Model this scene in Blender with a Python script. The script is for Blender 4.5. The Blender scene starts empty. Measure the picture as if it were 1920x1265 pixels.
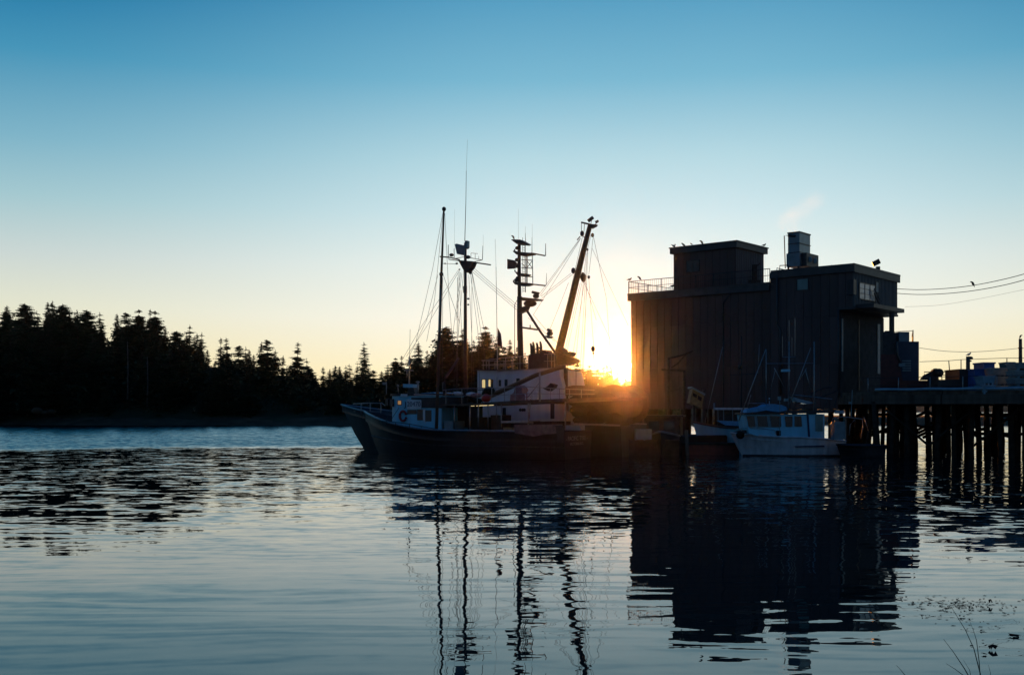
import bpy, math, random
from mathutils import Vector, Matrix, noise as mnoise
random.seed(7)
R = math.radians
sc = bpy.context.scene
COL = sc.collection
FPX, HZ, EYE = 2000.0, 764.0, 3.0          # focal length in photo pixels, horizon row, eye height

# ------------------------------------------------------------------ camera
cam = bpy.data.objects.new('camera', bpy.data.cameras.new('camera')); COL.objects.link(cam); sc.camera = cam
cam.location = (0, 0, EYE); cam.rotation_euler = (R(90), 0, 0)
cam.data.sensor_width = 36; cam.data.lens = 36 * FPX / 1920
cam.data.shift_y = (HZ - 632.5) / 1920
cam.data.clip_start = .1; cam.data.clip_end = 6000

# ------------------------------------------------------------------ sky, sun, exposure
SUN_EL, SUN_AZ = 2.25, 6.02                 # low sun just clear of the treeline, right of straight ahead
sd = Vector((math.sin(R(SUN_AZ)) * math.cos(R(SUN_EL)), math.cos(R(SUN_AZ)) * math.cos(R(SUN_EL)), math.sin(R(SUN_EL))))
world = bpy.data.worlds.new('World'); sc.world = world; world.use_nodes = True
wt = world.node_tree; N = wt.nodes; Lk = wt.links
bg = N['Background']
def wm(op, a, b=None, c=None, clamp=False):
    n = N.new('ShaderNodeMath'); n.operation = op; n.use_clamp = clamp
    for i, v in enumerate((a, b, c)):
        if v is None: continue
        if isinstance(v, (int, float)): n.inputs[i].default_value = v
        else: Lk.new(v, n.inputs[i])
    return n.outputs[0]
def lin(c):
    return tuple((v / 255 / 12.92 if v < 10.3 else ((v / 255 + .055) / 1.055) ** 2.4) for v in c)
geo = N.new('ShaderNodeTexCoord'); sep = N.new('ShaderNodeSeparateXYZ'); Lk.new(geo.outputs['Generated'], sep.inputs[0])
x_, y_, z_ = sep.outputs
def ramp(stops, fac):
    r = N.new('ShaderNodeValToRGB'); cr = r.color_ramp; cr.interpolation = 'EASE'
    cr.interpolation = 'LINEAR'
    while len(cr.elements) < len(stops): cr.elements.new(.5)
    for e, (p, c) in zip(cr.elements, stops): e.position = p; e.color = (*c, 1)
    Lk.new(fac, r.inputs[0]); return r.outputs[0]
def mixc(f, a, b, mode='MIX'):
    m = N.new('ShaderNodeMix'); m.data_type = 'RGBA'; m.blend_type = mode; m.clamp_result = False
    if isinstance(f, (int, float)): m.inputs[0].default_value = f
    else: Lk.new(f, m.inputs[0])
    Lk.new(a, m.inputs[6]); Lk.new(b, m.inputs[7]); return m.outputs[2]
zc = wm('MAXIMUM', z_, 0.0)
E_ = lambda y: math.sin(math.atan((HZ - y) / FPX))
rA = ramp([(0, lin((255, 226, 150))), (E_(690), lin((255, 244, 205))), (E_(600), lin((253, 251, 236))), (E_(500), lin((236, 246, 240))),
           (E_(400), lin((208, 233, 238))), (E_(300), lin((182, 219, 229))), (E_(150), lin((122, 186, 212))), (E_(0), lin((88, 161, 197))),
           (.6, lin((38, 105, 158))), (1, lin((22, 70, 125)))], zc)
rB = ramp([(0, lin((246, 214, 150))), (E_(690), lin((250, 232, 180))), (E_(590), lin((232, 232, 208))), (E_(500), lin((206, 218, 214))),
           (E_(400), lin((166, 203, 210))), (E_(300), lin((128, 182, 202))), (E_(150), lin((70, 150, 186))), (E_(0), lin((16, 116, 164))),
           (.6, lin((14, 84, 140))), (1, lin((12, 60, 115)))], zc)
rC = ramp([(0, lin((92, 102, 112))), (.12, lin((76, 100, 122))), (.35, lin((42, 90, 128))), (.7, lin((18, 62, 110))), (1, lin((12, 56, 106)))], zc)
az = wm('ARCTAN2', x_, y_)                         # azimuth from straight ahead, clockwise
d0 = wm('ABSOLUTE', wm('SUBTRACT', az, R(SUN_AZ)))
d1 = wm('MINIMUM', d0, wm('SUBTRACT', 2 * math.pi, d0))
def smooth(v, a, b):
    n = N.new('ShaderNodeMapRange'); n.interpolation_type = 'SMOOTHSTEP'; Lk.new(v, n.inputs[0])
    n.inputs[1].default_value = a; n.inputs[2].default_value = b; return n.outputs[0]
sky = mixc(smooth(d1, R(4), R(33)), rA, rB)
sky = mixc(smooth(d1, R(30), R(110)), sky, rC)
nish = N.new('ShaderNodeTexSky'); nish.sky_type = 'NISHITA'; nish.sun_disc = False
nish.sun_elevation = R(SUN_EL); nish.sun_rotation = R(SUN_AZ); nish.air_density = .6; nish.dust_density = 1; nish.ozone_density = 4
sc_n = N.new('ShaderNodeVectorMath'); sc_n.operation = 'SCALE'; Lk.new(nish.outputs[0], sc_n.inputs[0]); sc_n.inputs[3].default_value = .1
sky = mixc(.04, sky, sc_n.outputs[0])
dt = N.new('ShaderNodeVectorMath'); dt.operation = 'DOT_PRODUCT'; nm = N.new('ShaderNodeVectorMath'); nm.operation = 'NORMALIZE'
Lk.new(geo.outputs['Generated'], nm.inputs[0]); Lk.new(nm.outputs[0], dt.inputs[0]); dt.inputs[1].default_value = sd
ang = wm('ARCCOSINE', wm('MINIMUM', dt.outputs['Value'], 1.0))
# solar aureole (air lit close to the sun) and the disc itself
glow = wm('ADD', wm('MULTIPLY', wm('EXPONENT', wm('DIVIDE', ang, -R(.8))), 5.0), wm('MULTIPLY', wm('EXPONENT', wm('DIVIDE', ang, -R(3.5))), .06))
disc = wm('MULTIPLY', wm('SUBTRACT', 1.0, smooth(ang, R(.27), R(.36))), 60.0)
def colv(c):
    n = N.new('ShaderNodeRGB'); n.outputs[0].default_value = (*c, 1); return n.outputs[0]
def addglow(base, f, c):
    v = N.new('ShaderNodeVectorMath'); v.operation = 'SCALE'; Lk.new(colv(c), v.inputs[0]); Lk.new(f, v.inputs[3])
    a = N.new('ShaderNodeVectorMath'); a.operation = 'ADD'; Lk.new(base, a.inputs[0]); Lk.new(v.outputs[0], a.inputs[1]); return a.outputs[0]
sky = addglow(sky, glow, (1, .60, .17))
sky = addglow(sky, disc, (1, .82, .5))
Lk.new(sky, bg.inputs[0]); bg.inputs[1].default_value = 1.0
sun = bpy.data.objects.new('sun', bpy.data.lights.new('sun', 'SUN')); COL.objects.link(sun)
sun.data.energy = 4.0; sun.data.angle = R(.5); sun.data.color = (1, .34, .055)
sun.rotation_euler = sd.to_track_quat('Z', 'Y').to_euler(); sun.location = (0, 0, 40)
sc.view_settings.view_transform = 'Standard'; sc.view_settings.look = 'None'; sc.view_settings.exposure = 0; sc.view_settings.gamma = 1
sc.view_settings.use_curve_mapping = False

# ------------------------------------------------------------------ helpers
def W(x, y, Y): return Vector(((x - 960) / FPX * Y, Y, EYE + (HZ - y) / FPX * Y))
MATS = {}
def mat(name, col, rough=.6, metal=0.0, var=.25, scale=3.0, bump=0.0, emit=None, streak=False, spec=None):
    if name in MATS: return MATS[name]
    m = bpy.data.materials.new(name); m.use_nodes = True; t = m.node_tree; b = t.nodes['Principled BSDF']
    b.inputs['Roughness'].default_value = rough; b.inputs['Metallic'].default_value = metal
    if rough >= .8: b.inputs['Specular IOR Level'].default_value = .12
    tc = t.nodes.new('ShaderNodeNewGeometry'); nz = t.nodes.new('ShaderNodeTexNoise'); nz.inputs['Scale'].default_value = scale; nz.inputs['Detail'].default_value = 5
    mp = t.nodes.new('ShaderNodeMapping'); t.links.new(tc.outputs['Position'], mp.inputs[0]); t.links.new(mp.outputs[0], nz.inputs['Vector'])
    if streak: mp.inputs['Scale'].default_value = (1, 1, .12)
    r = t.nodes.new('ShaderNodeValToRGB'); r.color_ramp.elements[0].position = .3; r.color_ramp.elements[1].position = .7
    r.color_ramp.elements[0].color = (*[c * (1 - var) for c in col], 1); r.color_ramp.elements[1].color = (*[min(1, c * (1 + var)) for c in col], 1)
    t.links.new(nz.outputs[0], r.inputs[0]); t.links.new(r.outputs[0], b.inputs['Base Color'])
    if bump:
        bp = t.nodes.new('ShaderNodeBump'); bp.inputs['Strength'].default_value = bump; bp.inputs['Distance'].default_value = .03
        t.links.new(nz.outputs[0], bp.inputs['Height']); t.links.new(bp.outputs[0], b.inputs['Normal'])
    if emit:
        b.inputs['Emission Color'].default_value = (*emit[0], 1); b.inputs['Emission Strength'].default_value = emit[1]
    MATS[name] = m; return m
M_ = dict(
    white=mat('white_paint', (.62, .66, .68), .45, 0, .12, 2, 0, streak=True),
    offwhite=mat('weathered_white_paint', (.52, .53, .55), .5, 0, .25, 3, .1, streak=True),
    blue=mat('blue_white_paint', (.22, .60, .76), .4, 0, .12, 2, 0, streak=True),
    hullgreen=mat('dark_green_hull_paint', (.018, .030, .034), .4, 0, .3, 2.5, .05, streak=True),
    hullblack=mat('black_hull_paint', (.012, .014, .018), .4, 0, .3, 2.5, .05, streak=True),
    rust=mat('rusty_dark_steel', (.055, .035, .025), .7, .2, .5, 6, .3),
    steel=mat('dark_painted_steel', (.035, .035, .038), .5, .3, .3, 5),
    alu=mat('weathered_aluminium', (.30, .30, .30), .4, .8, .2, 6),
    boomp=mat('ochre_boom_paint', (.09, .05, .025), .5, 0, .3, 4),
    rope=mat('rigging_wire', (.05, .045, .04), .6, 0, .2, 10),
    wood=mat('weathered_timber', (.11, .085, .065), .85, 0, .45, 2.5, .5, streak=True),
    pile=mat('creosoted_pile', (.035, .028, .022), .85, 0, .5, 3, .5),
    clad=mat('brown_metal_siding', (.078, .046, .040), .7, 0, .2, .9, 0, streak=True),
    cladb=mat('brown_metal_siding_faded', (.088, .052, .044), .7, 0, .24, 1.1, 0, streak=True),
    cladc=mat('grey_brown_siding', (.085, .056, .053), .7, 0, .30, .9, 0, streak=True),
    cladd=mat('grey_brown_siding_dark', (.075, .050, .047), .7, 0, .18, 1.2, 0, streak=True),
    clad2=mat('grey_ribbed_siding', (.12, .125, .13), .75, 0, .15, 1.5, 0, streak=True),
    trim=mat('dark_roof_trim', (.05, .05, .052), .55, .1, .2, 2),
    glass=mat('window_glass', (.02, .03, .035), .06, 0, .1, 2),
    teal=mat('teal_curtained_pane', (.10, .22, .22), .15, 0, .1, 2),
    skyglass=mat('pale_blue_pane', (.18, .32, .40), .1, 0, .15, 2),
    red=mat('red_buoy_plastic', (.55, .03, .025), .4, 0, .15, 4),
    redd=mat('dark_red_paint', (.10, .015, .012), .55, 0, .3, 4),
    pink=mat('faded_pink_tarp', (.32, .17, .17), .8, 0, .25, 6, .3),
    net=mat('dark_netting', (.03, .024, .018), .9, 0, .5, 14, .8),
    tank=mat('blue_grey_galvanised_sheet', (.13, .20, .24), .4, .4, .2, 2.5),
    bluep=mat('blue_plastic', (.02, .10, .32), .5, 0, .2, 3),
    greyp=mat('grey_green_plastic', (.20, .27, .28), .55, 0, .2, 3),
    tarp=mat('bright_blue_tarp', (.10, .33, .55), .5, 0, .15, 5, .2),
    yellow=mat('faded_yellow_paint', (.20, .15, .06), .6, 0, .3, 4),
    bird=mat('dark_plumage', (.05, .05, .052), .8, 0, .4, 30),
    birdw=mat('gull_plumage', (.5, .5, .5), .8, 0, .2, 30),
    bark=mat('conifer_bark', (.07, .05, .035), .9, 0, .4, 2, .5),
    deadwood=mat('pale_dead_trunk', (.11, .10, .085), .85, 0, .3, 2),
    needles=mat('conifer_needles', (.024, .040, .018), 1.0, 0, .45, .35),
    soil=mat('forest_floor', (.035, .04, .02), .95, 0, .5, .15),
    sand=mat('shore_mud', (.075, .048, .028), .9, 0, .4, .4),
    grassm=mat('reed_green', (.09, .12, .07), .7, 0, .3, 20),
    leafm=mat('dead_leaf', (.05, .025, .02), .8, 0, .3, 20),
    black=mat('black_rubber', (.012, .012, .013), .8, 0, .2, 5),
    lamp=mat('fluorescent_tube', (1, .9, .7), .5, 0, 0, 1, 0, ((1, .78, .38), 1.1)),
    warmpane=mat('warm_emissive_pane', (.5, .4, .2), .3, 0, .1, 1, 0, ((1, .75, .32), .62)),  # yellow glow is put into the pane material as emission
    letter=mat('white_lettering', (.30, .30, .29), .6, 0, .1, 5),
    numer=mat('dark_blue_lettering', (.01, .02, .07), .6, 0, .1, 5),
)
class MB:
    def __init__(s): s.v = []; s.f = []; s.sm = []
    def add(s, vs, fs, smooth=False):
        k = len(s.v); s.v += [tuple(p) for p in vs]; s.f += [tuple(i + k for i in f) for f in fs]; s.sm += [smooth] * len(fs); return s
    def hexa(s, b, t):                       # bottom 4, top 4, same winding
        return s.add(list(b) + list(t), [(3, 2, 1, 0), (4, 5, 6, 7), (0, 1, 5, 4), (1, 2, 6, 5), (2, 3, 7, 6), (3, 0, 4, 7)])
    def box(s, a, b):
        (x0, y0, z0), (x1, y1, z1) = a, b
        return s.hexa([(x0, y0, z0), (x1, y0, z0), (x1, y1, z0), (x0, y1, z0)], [(x0, y0, z1), (x1, y0, z1), (x1, y1, z1), (x0, y1, z1)])
    def tube(s, pts, r, r1=None, n=6):
        pts = [Vector(p) for p in pts]; m = len(pts)
        if r1 is None: r1 = r
        vs = []; fs = []
        for i, p in enumerate(pts):
            d = (pts[min(i + 1, m - 1)] - pts[max(i - 1, 0)]).normalized()
            a = d.cross(Vector((0, 0, 1)) if abs(d.z) < .9 else Vector((1, 0, 0))).normalized(); b = d.cross(a)
            rr = r + (r1 - r) * i / (m - 1)
            vs += [p + (a * math.cos(2 * math.pi * j / n) + b * math.sin(2 * math.pi * j / n)) * rr for j in range(n)]
        for i in range(m - 1):
            for j in range(n): fs.append((i * n + j, i * n + (j + 1) % n, (i + 1) * n + (j + 1) % n, (i + 1) * n + j))
        fs.append(tuple(range(n))[::-1]); fs.append(tuple((m - 1) * n + j for j in range(n)))
        return s.add(vs, fs, n > 5)
    def ball(s, c, r, sz=(1, 1, 1), n=8, k=6, rot=None):
        c = Vector(c); vs = []; fs = []
        for i in range(k + 1):
            th = math.pi * i / k
            for j in range(n):
                ph = 2 * math.pi * j / n
                v = Vector((math.sin(th) * math.cos(ph) * sz[0], math.sin(th) * math.sin(ph) * sz[1], math.cos(th) * sz[2])) * r
                if rot: v = rot @ v
                vs.append(c + v)
        for i in range(k):
            for j in range(n): fs.append((i * n + j, (i + 1) * n + j, (i + 1) * n + (j + 1) % n, i * n + (j + 1) % n))
        return s.add(vs, fs, True)
    def build(s, name, m, parent=None, kind=None):
        me = bpy.data.meshes.new(name)
        off = Vector(parent['org']) if parent is not None and 'org' in parent else Vector((0, 0, 0))
        me.from_pydata([(v[0] - off.x, v[1] - off.y, v[2] - off.z) for v in s.v], [], s.f)
        me.polygons.foreach_set('use_smooth', s.sm); me.materials.append(m); me.update()
        o = bpy.data.objects.new(name, me); COL.objects.link(o)
        if parent is not None: o.parent = parent
        if kind: o['kind'] = kind
        return o
def tag(o, label, cat, group=None):
    o['label'] = label; o['category'] = cat
    if group: o['group'] = group
    return o
def thing(name, label, cat, org, group=None):
    o = bpy.data.objects.new(name, None); COL.objects.link(o); o.location = org; o.empty_display_size = .2
    o['org'] = tuple(org); return tag(o, label, cat, group)
def single(mb, name, m, label, cat, group=None, org=None):
    """a thing that is one mesh: origin at its base"""
    if org is None:
        zs = min(v[2] for v in mb.v); n = len(mb.v)
        org = (sum(v[0] for v in mb.v) / n, sum(v[1] for v in mb.v) / n, zs)
    o = mb.build(name, m); me = o.data
    me.transform(Matrix.Translation(-Vector(org))); o.location = org
    return tag(o, label, cat, group)
def sub(mb, name, m, part, root):           # sub-part: parent is a part whose own transform is identity under root
    off = Vector(root['org']); o = mb.build(name, m); o.data.transform(Matrix.Translation(-off)); o.parent = part; return o
class Frame:
    """vertical frame: s along d, o along n (both horizontal), z up; S/Z/P read a photo pixel on the plane o = const"""
    def __init__(s, x, y, d, n): s.x = x; s.y = y; s.d = d; s.n = n
    def at(s, a, o, z): return Vector((s.x + a * s.d[0] + o * s.n[0], s.y + a * s.d[1] + o * s.n[1], z))
    def S(s, px, o=0):
        k = (px - 960) / FPX; X = s.x + o * s.n[0]; Y = s.y + o * s.n[1]
        return (k * Y - X) / (s.d[0] - k * s.d[1])
    def Z(s, px, py, o=0):
        Y = s.y + o * s.n[1] + s.S(px, o) * s.d[1]; return EYE + (HZ - py) / FPX * Y
    def P(s, px, py, o=0): return s.at(s.S(px, o), o, s.Z(px, py, o))
    def box(s, mb, a0, a1, o0, o1, z0, z1):
        q = [(a0, o0), (a1, o0), (a1, o1), (a0, o1)]
        return mb.hexa([s.at(a, o, z0) for a, o in q], [s.at(a, o, z1) for a, o in q])
    def pbox(s, mb, x0, x1, y0, y1, o0, o1):    # y0 top, y1 bottom, read at x0 on plane o0
        return s.box(mb, s.S(x0, o0), s.S(x1, o0), o0, o1, s.Z(x0, y1, o0), s.Z(x0, y0, o0))
    def prism(s, mb, pts, o0, o1):
        q = [(s.S(x, o0), s.Z(x, y, o0)) for x, y in pts]; n = len(q)
        vs = [s.at(a, o0, z) for a, z in q] + [s.at(a, o1, z) for a, z in q]
        return mb.add(vs, [tuple(range(n)), tuple(range(2 * n - 1, n - 1, -1))] + [(i, i + n, (i + 1) % n + n, (i + 1) % n) for i in range(n)])
    def line(s, mb, pts, r, r1=None, o=0, n=6):
        return mb.tube([s.P(p[0], p[1], p[2] if len(p) > 2 else o) for p in pts], r, r1, n)
def text(body, fr, px, py, o, h, m, parent, width=None, out=.012):
    cu = bpy.data.curves.new('lettering', 'FONT'); cu.body = body; cu.size = h; cu.extrude = .004; cu.align_x = 'CENTER'; cu.align_y = 'CENTER'
    cu.materials.append(m)
    ob = bpy.data.objects.new('lettering', cu); COL.objects.link(ob)
    p = fr.P(px, py, o) - Vector((fr.n[0], fr.n[1], 0)) * out
    X = Vector((fr.d[0], fr.d[1], 0)); Z = Vector((0, 0, 1)); Yv = X.cross(Z)
    mtx = Matrix((X, Z, Yv)).transposed().to_4x4()
    bpy.context.view_layer.update()
    if width:
        w = ob.dimensions.x
        if w > 0: mtx = mtx @ Matrix.Diagonal((width / w, 1, 1, 1))
    off = Vector(parent['org']); mtx.translation = p - off
    me = bpy.data.meshes.new_from_object(ob); me.transform(mtx); bpy.data.objects.remove(ob)
    ob = bpy.data.objects.new('lettering', me); COL.objects.link(ob); ob.parent = parent; ob['kind'] = 'thing'; del ob['kind']; return ob

# ------------------------------------------------------------------ setting: water, shore, hillside
def grid(xs, ys, zf, name, m):
    mb = MB(); nx, ny = len(xs), len(ys)
    mb.add([(x, y, zf(x, y)) for y in ys for x in xs], [(j * nx + i, j * nx + i + 1, (j + 1) * nx + i + 1, (j + 1) * nx + i) for j in range(ny - 1) for i in range(nx - 1)], True)
    o = mb.build(name, m, kind='structure'); return o
def water_material():
    m = bpy.data.materials.new('harbour_water'); m.use_nodes = True; t = m.node_tree; n = t.nodes; L = t.links
    b = n['Principled BSDF']; b.inputs['Base Color'].default_value = (.004, .014, .016, 1); b.inputs['IOR'].default_value = 1.42
    b.inputs['Roughness'].default_value = .0
    g = n.new('ShaderNodeNewGeometry'); s = n.new('ShaderNodeSeparateXYZ'); L.new(g.outputs['Position'], s.inputs[0])
    def mth(op, a, b2=None, c=None, clamp=False):
        q = n.new('ShaderNodeMath'); q.operation = op; q.use_clamp = clamp
        for i, v in enumerate((a, b2, c)):
            if v is None: continue
            if isinstance(v, (int, float)): q.inputs[i].default_value = v
            else: L.new(v, q.inputs[i])
        return q.outputs[0]
    def rng(v, a, b2, c=0., d=1.):
        q = n.new('ShaderNodeMapRange'); q.interpolation_type = 'SMOOTHSTEP'; L.new(v, q.inputs[0])
        for i, k in zip((1, 2, 3, 4), (a, b2, c, d)): q.inputs[i].default_value = k
        return q.outputs[0]
    def slope(scale, sx, detail, rough=.5, seed=0., rot=0.):
        mp = n.new('ShaderNodeMapping'); mp.inputs['Scale'].default_value = (sx, 1, 1); mp.inputs['Location'].default_value = (seed, seed * .7, seed); mp.inputs['Rotation'].default_value = (0, 0, R(rot))
        L.new(g.outputs['Position'], mp.inputs[0])
        q = n.new('ShaderNodeTexNoise'); q.inputs['Scale'].default_value = scale; q.inputs['Detail'].default_value = detail; q.inputs['Roughness'].default_value = rough
        L.new(mp.outputs[0], q.inputs['Vector'])
        v = n.new('ShaderNodeVectorMath'); v.operation = 'SUBTRACT'; L.new(q.outputs['Color'], v.inputs[0]); v.inputs[1].default_value = (.5, .5, .5)
        return v.outputs[0]
    def scl(v, f):
        q = n.new('ShaderNodeVectorMath'); q.operation = 'SCALE'; L.new(v, q.inputs[0])
        if isinstance(f, (int, float)): q.inputs[3].default_value = f
        else: L.new(f, q.inputs[3])
        return q.outputs[0]
    def add(a, c):
        q = n.new('ShaderNodeVectorMath'); q.operation = 'ADD'; L.new(a, q.inputs[0]); L.new(c, q.inputs[1]); return q.outputs[0]
    X, Y = s.outputs[0], s.outputs[1]
    # a wind line crosses the inlet: beyond it the surface is roughened by small ripples
    ed = n.new('ShaderNodeTexNoise'); ed.inputs['Scale'].default_value = .06; ed.inputs['Detail'].default_value = 4; L.new(g.outputs['Position'], ed.inputs['Vector'])
    line = mth('ADD', mth('ADD', Y, mth('MULTIPLY', X, -.32)), mth('MULTIPLY', mth('SUBTRACT', ed.outputs[0], .5), 24))
    wind = rng(line, 80, 93)
    wind = mth('MULTIPLY', wind, rng(X, 2, 14, 1., .25))
    # slicks inside the wind patch
    sl = n.new('ShaderNodeTexNoise'); sl.inputs['Scale'].default_value = .10; sl.inputs['Detail'].default_value = 3
    mp = n.new('ShaderNodeMapping'); mp.inputs['Scale'].default_value = (.12, 1, 1); mp.inputs['Rotation'].default_value = (0, 0, R(-8)); L.new(g.outputs['Position'], mp.inputs[0]); L.new(mp.outputs[0], sl.inputs['Vector'])
    slick = rng(sl.outputs[0], .60, .68, 1., .45)
    wind = mth('MULTIPLY', wind, slick)
    ripple = rng(Y, 14, 46, .09, 1.)                  # calmer in the lee near the bank
    fine = add(scl(slope(1.3, .55, 3, .55, 3.), mth('MULTIPLY', ripple, .40)), scl(slope(4.5, .5, 2, .5, 9.), mth('MULTIPLY', ripple, .24)))
    swell = add(scl(slope(.55, .30, 1, .5, 21., 4), .040), scl(slope(1.6, .28, 1.5, .5, 33., -5), .030))
    fine = add(fine, scl(slope(8.0, .35, 2, .6, 71.), .016))
    chop = scl(slope(2.6, .6, 3, .65, 55.), mth('MULTIPLY', wind, .75))
    # long-crested undulation rolling in from the inlet
    wn_ = n.new('ShaderNodeTexNoise'); wn_.inputs['Scale'].default_value = .42; wn_.inputs['Detail'].default_value = 2.5
    mw = n.new('ShaderNodeMapping'); mw.inputs['Scale'].default_value = (.32, 1, 1); L.new(g.outputs['Position'], mw.inputs[0]); L.new(mw.outputs[0], wn_.inputs['Vector'])
    ph = mth('ADD', mth('MULTIPLY', mth('ADD', Y, mth('MULTIPLY', X, .05)), 2 * math.pi / .72), mth('MULTIPLY', wn_.outputs[0], 20.0))
    roll = mth('MULTIPLY', mth('SINE', ph, None), mth('MULTIPLY', rng(Y, 18, 60, .0085, .004), mth('MULTIPLY', wn_.outputs[0], 2.2)))
    ph2 = mth('ADD', mth('MULTIPLY', mth('ADD', Y, mth('MULTIPLY', X, -.09)), 2 * math.pi / .31), mth('MULTIPLY', wn_.outputs[0], 46.0))
    roll = mth('ADD', roll, mth('MULTIPLY', mth('SINE', ph2, None), mth('MULTIPLY', wn_.outputs[0], .010)))
    rc = n.new('ShaderNodeCombineXYZ'); L.new(roll, rc.inputs[1])
    tot = add(add(add(fine, swell), chop), rc.outputs[0])
    # seen at grazing angles the wave faces turned away are mostly hidden behind crests
    s2 = n.new('ShaderNodeSeparateXYZ'); L.new(tot, s2.inputs[0]); cb = n.new('ShaderNodeCombineXYZ'); L.new(s2.outputs[0], cb.inputs[0])
    L.new(mth('SUBTRACT', mth('MINIMUM', s2.outputs[1], mth('MULTIPLY', s2.outputs[1], .35)), mth('MULTIPLY', wind, .13)), cb.inputs[1])
    sq = n.new('ShaderNodeVectorMath'); sq.operation = 'MULTIPLY'; L.new(cb.outputs[0], sq.inputs[0]); sq.inputs[1].default_value = (.45, 1, 0)
    up = n.new('ShaderNodeVectorMath'); up.operation = 'ADD'; L.new(sq.outputs[0], up.inputs[0]); up.inputs[1].default_value = (0, 0, 1)
    nn = n.new('ShaderNodeVectorMath'); nn.operation = 'NORMALIZE'; L.new(up.outputs[0], nn.inputs[0]); L.new(nn.outputs[0], b.inputs['Normal'])
    L.new(mth('MULTIPLY', wind, .05), b.inputs['Roughness'])
    return m
wmb = MB(); wmb.add([(-2500, -400, 0), (2500, -400, 0), (2500, 3500, 0), (-2500, 3500, 0)], [(0, 1, 2, 3)])
wmb.build('water', water_material(), kind='structure')
grid([-2500, -400, 0, 400, 2500], [-400, 0, 100, 1000, 3500], lambda x, y: -3.0, 'seabed', M_['soil'])

SKYLINE = [(-70, 590), (10, 572), (47, 568), (72, 582), (100, 563), (116, 569), (145, 580), (187, 584), (202, 612), (220, 588), (258, 579), (283, 579), (309, 612),
           (331, 618), (354, 608), (378, 622), (393, 644), (427, 636), (446, 647), (468, 655), (500, 640), (530, 666), (556, 645), (576, 671), (611, 682), (652, 684),
           (703, 692), (737, 676), (784, 645), (813, 638), (835, 615), (866, 618), (912, 614), (958, 617), (990, 640), (1040, 662), (1093, 680), (1140, 688), (1165, 698), (1200, 706), (1300, 712), (1500, 724), (1900, 738)]
def sky_y(px):
    if px <= SKYLINE[0][0]: return SKYLINE[0][1]
    for (a, b), (c, d) in zip(SKYLINE, SKYLINE[1:]):
        if px <= c: return b + (d - b) * (px - a) / (c - a)
    return SKYLINE[-1][1]
def ridge(px):                               # smooth height in metres of the canopy along the shore
    v = sum(sky_y(px + k * 12) for k in range(-4, 5)) / 9
    return max(2.0, EYE + (HZ - v) / FPX * 205)
def shore_y(x): return 182 + 3.5 * math.sin(x * .05) + 2 * math.sin(x * .13 + 1)
def hill(x, y):
    t = y - shore_y(x)
    if t < 0: return max(-3, t * .25)
    px = 960 + FPX * x / max(y, 1); top = max(.0, ridge(px) - 7.0)
    return min(1.4, t * .28) + max(0, min(1, (t - 6) / 22)) * top * (1 + .12 * mnoise.noise(Vector((x * .08, y * .08, 0)))) - max(0, t - 45) * .12
grid([-330 + 3.2 * i for i in range(158)], [170 + 3 * j for j in range(34)], hill, 'hillside', M_['soil'])
beach = MB()
xs = [-330 + 2.0 * i for i in range(252)]
beach.add([(x, shore_y(x) + t, z + .12 * mnoise.noise(Vector((x * .3, t, 0)))) for t, z in ((-2.5, -.3), (0, .18), (2.5, .75), (5, 1.35), (6.5, 1.25)) for x in xs],
          [(j * len(xs) + i, j * len(xs) + i + 1, (j + 1) * len(xs) + i + 1, (j + 1) * len(xs) + i) for j in range(4) for i in range(len(xs) - 1)], True)
beach.build('shore', M_['sand'], kind='structure')
# low land far beyond the inlet on the right
grid([-2400 + 160 * i for i in range(31)], [700, 760, 820, 1100, 1500], lambda x, y: -2 if y < 750 else 8 + 8 * mnoise.noise(Vector((x * .003, y * .003, 4))) + (y - 750) * .012, 'far_land', M_['soil'])

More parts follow.
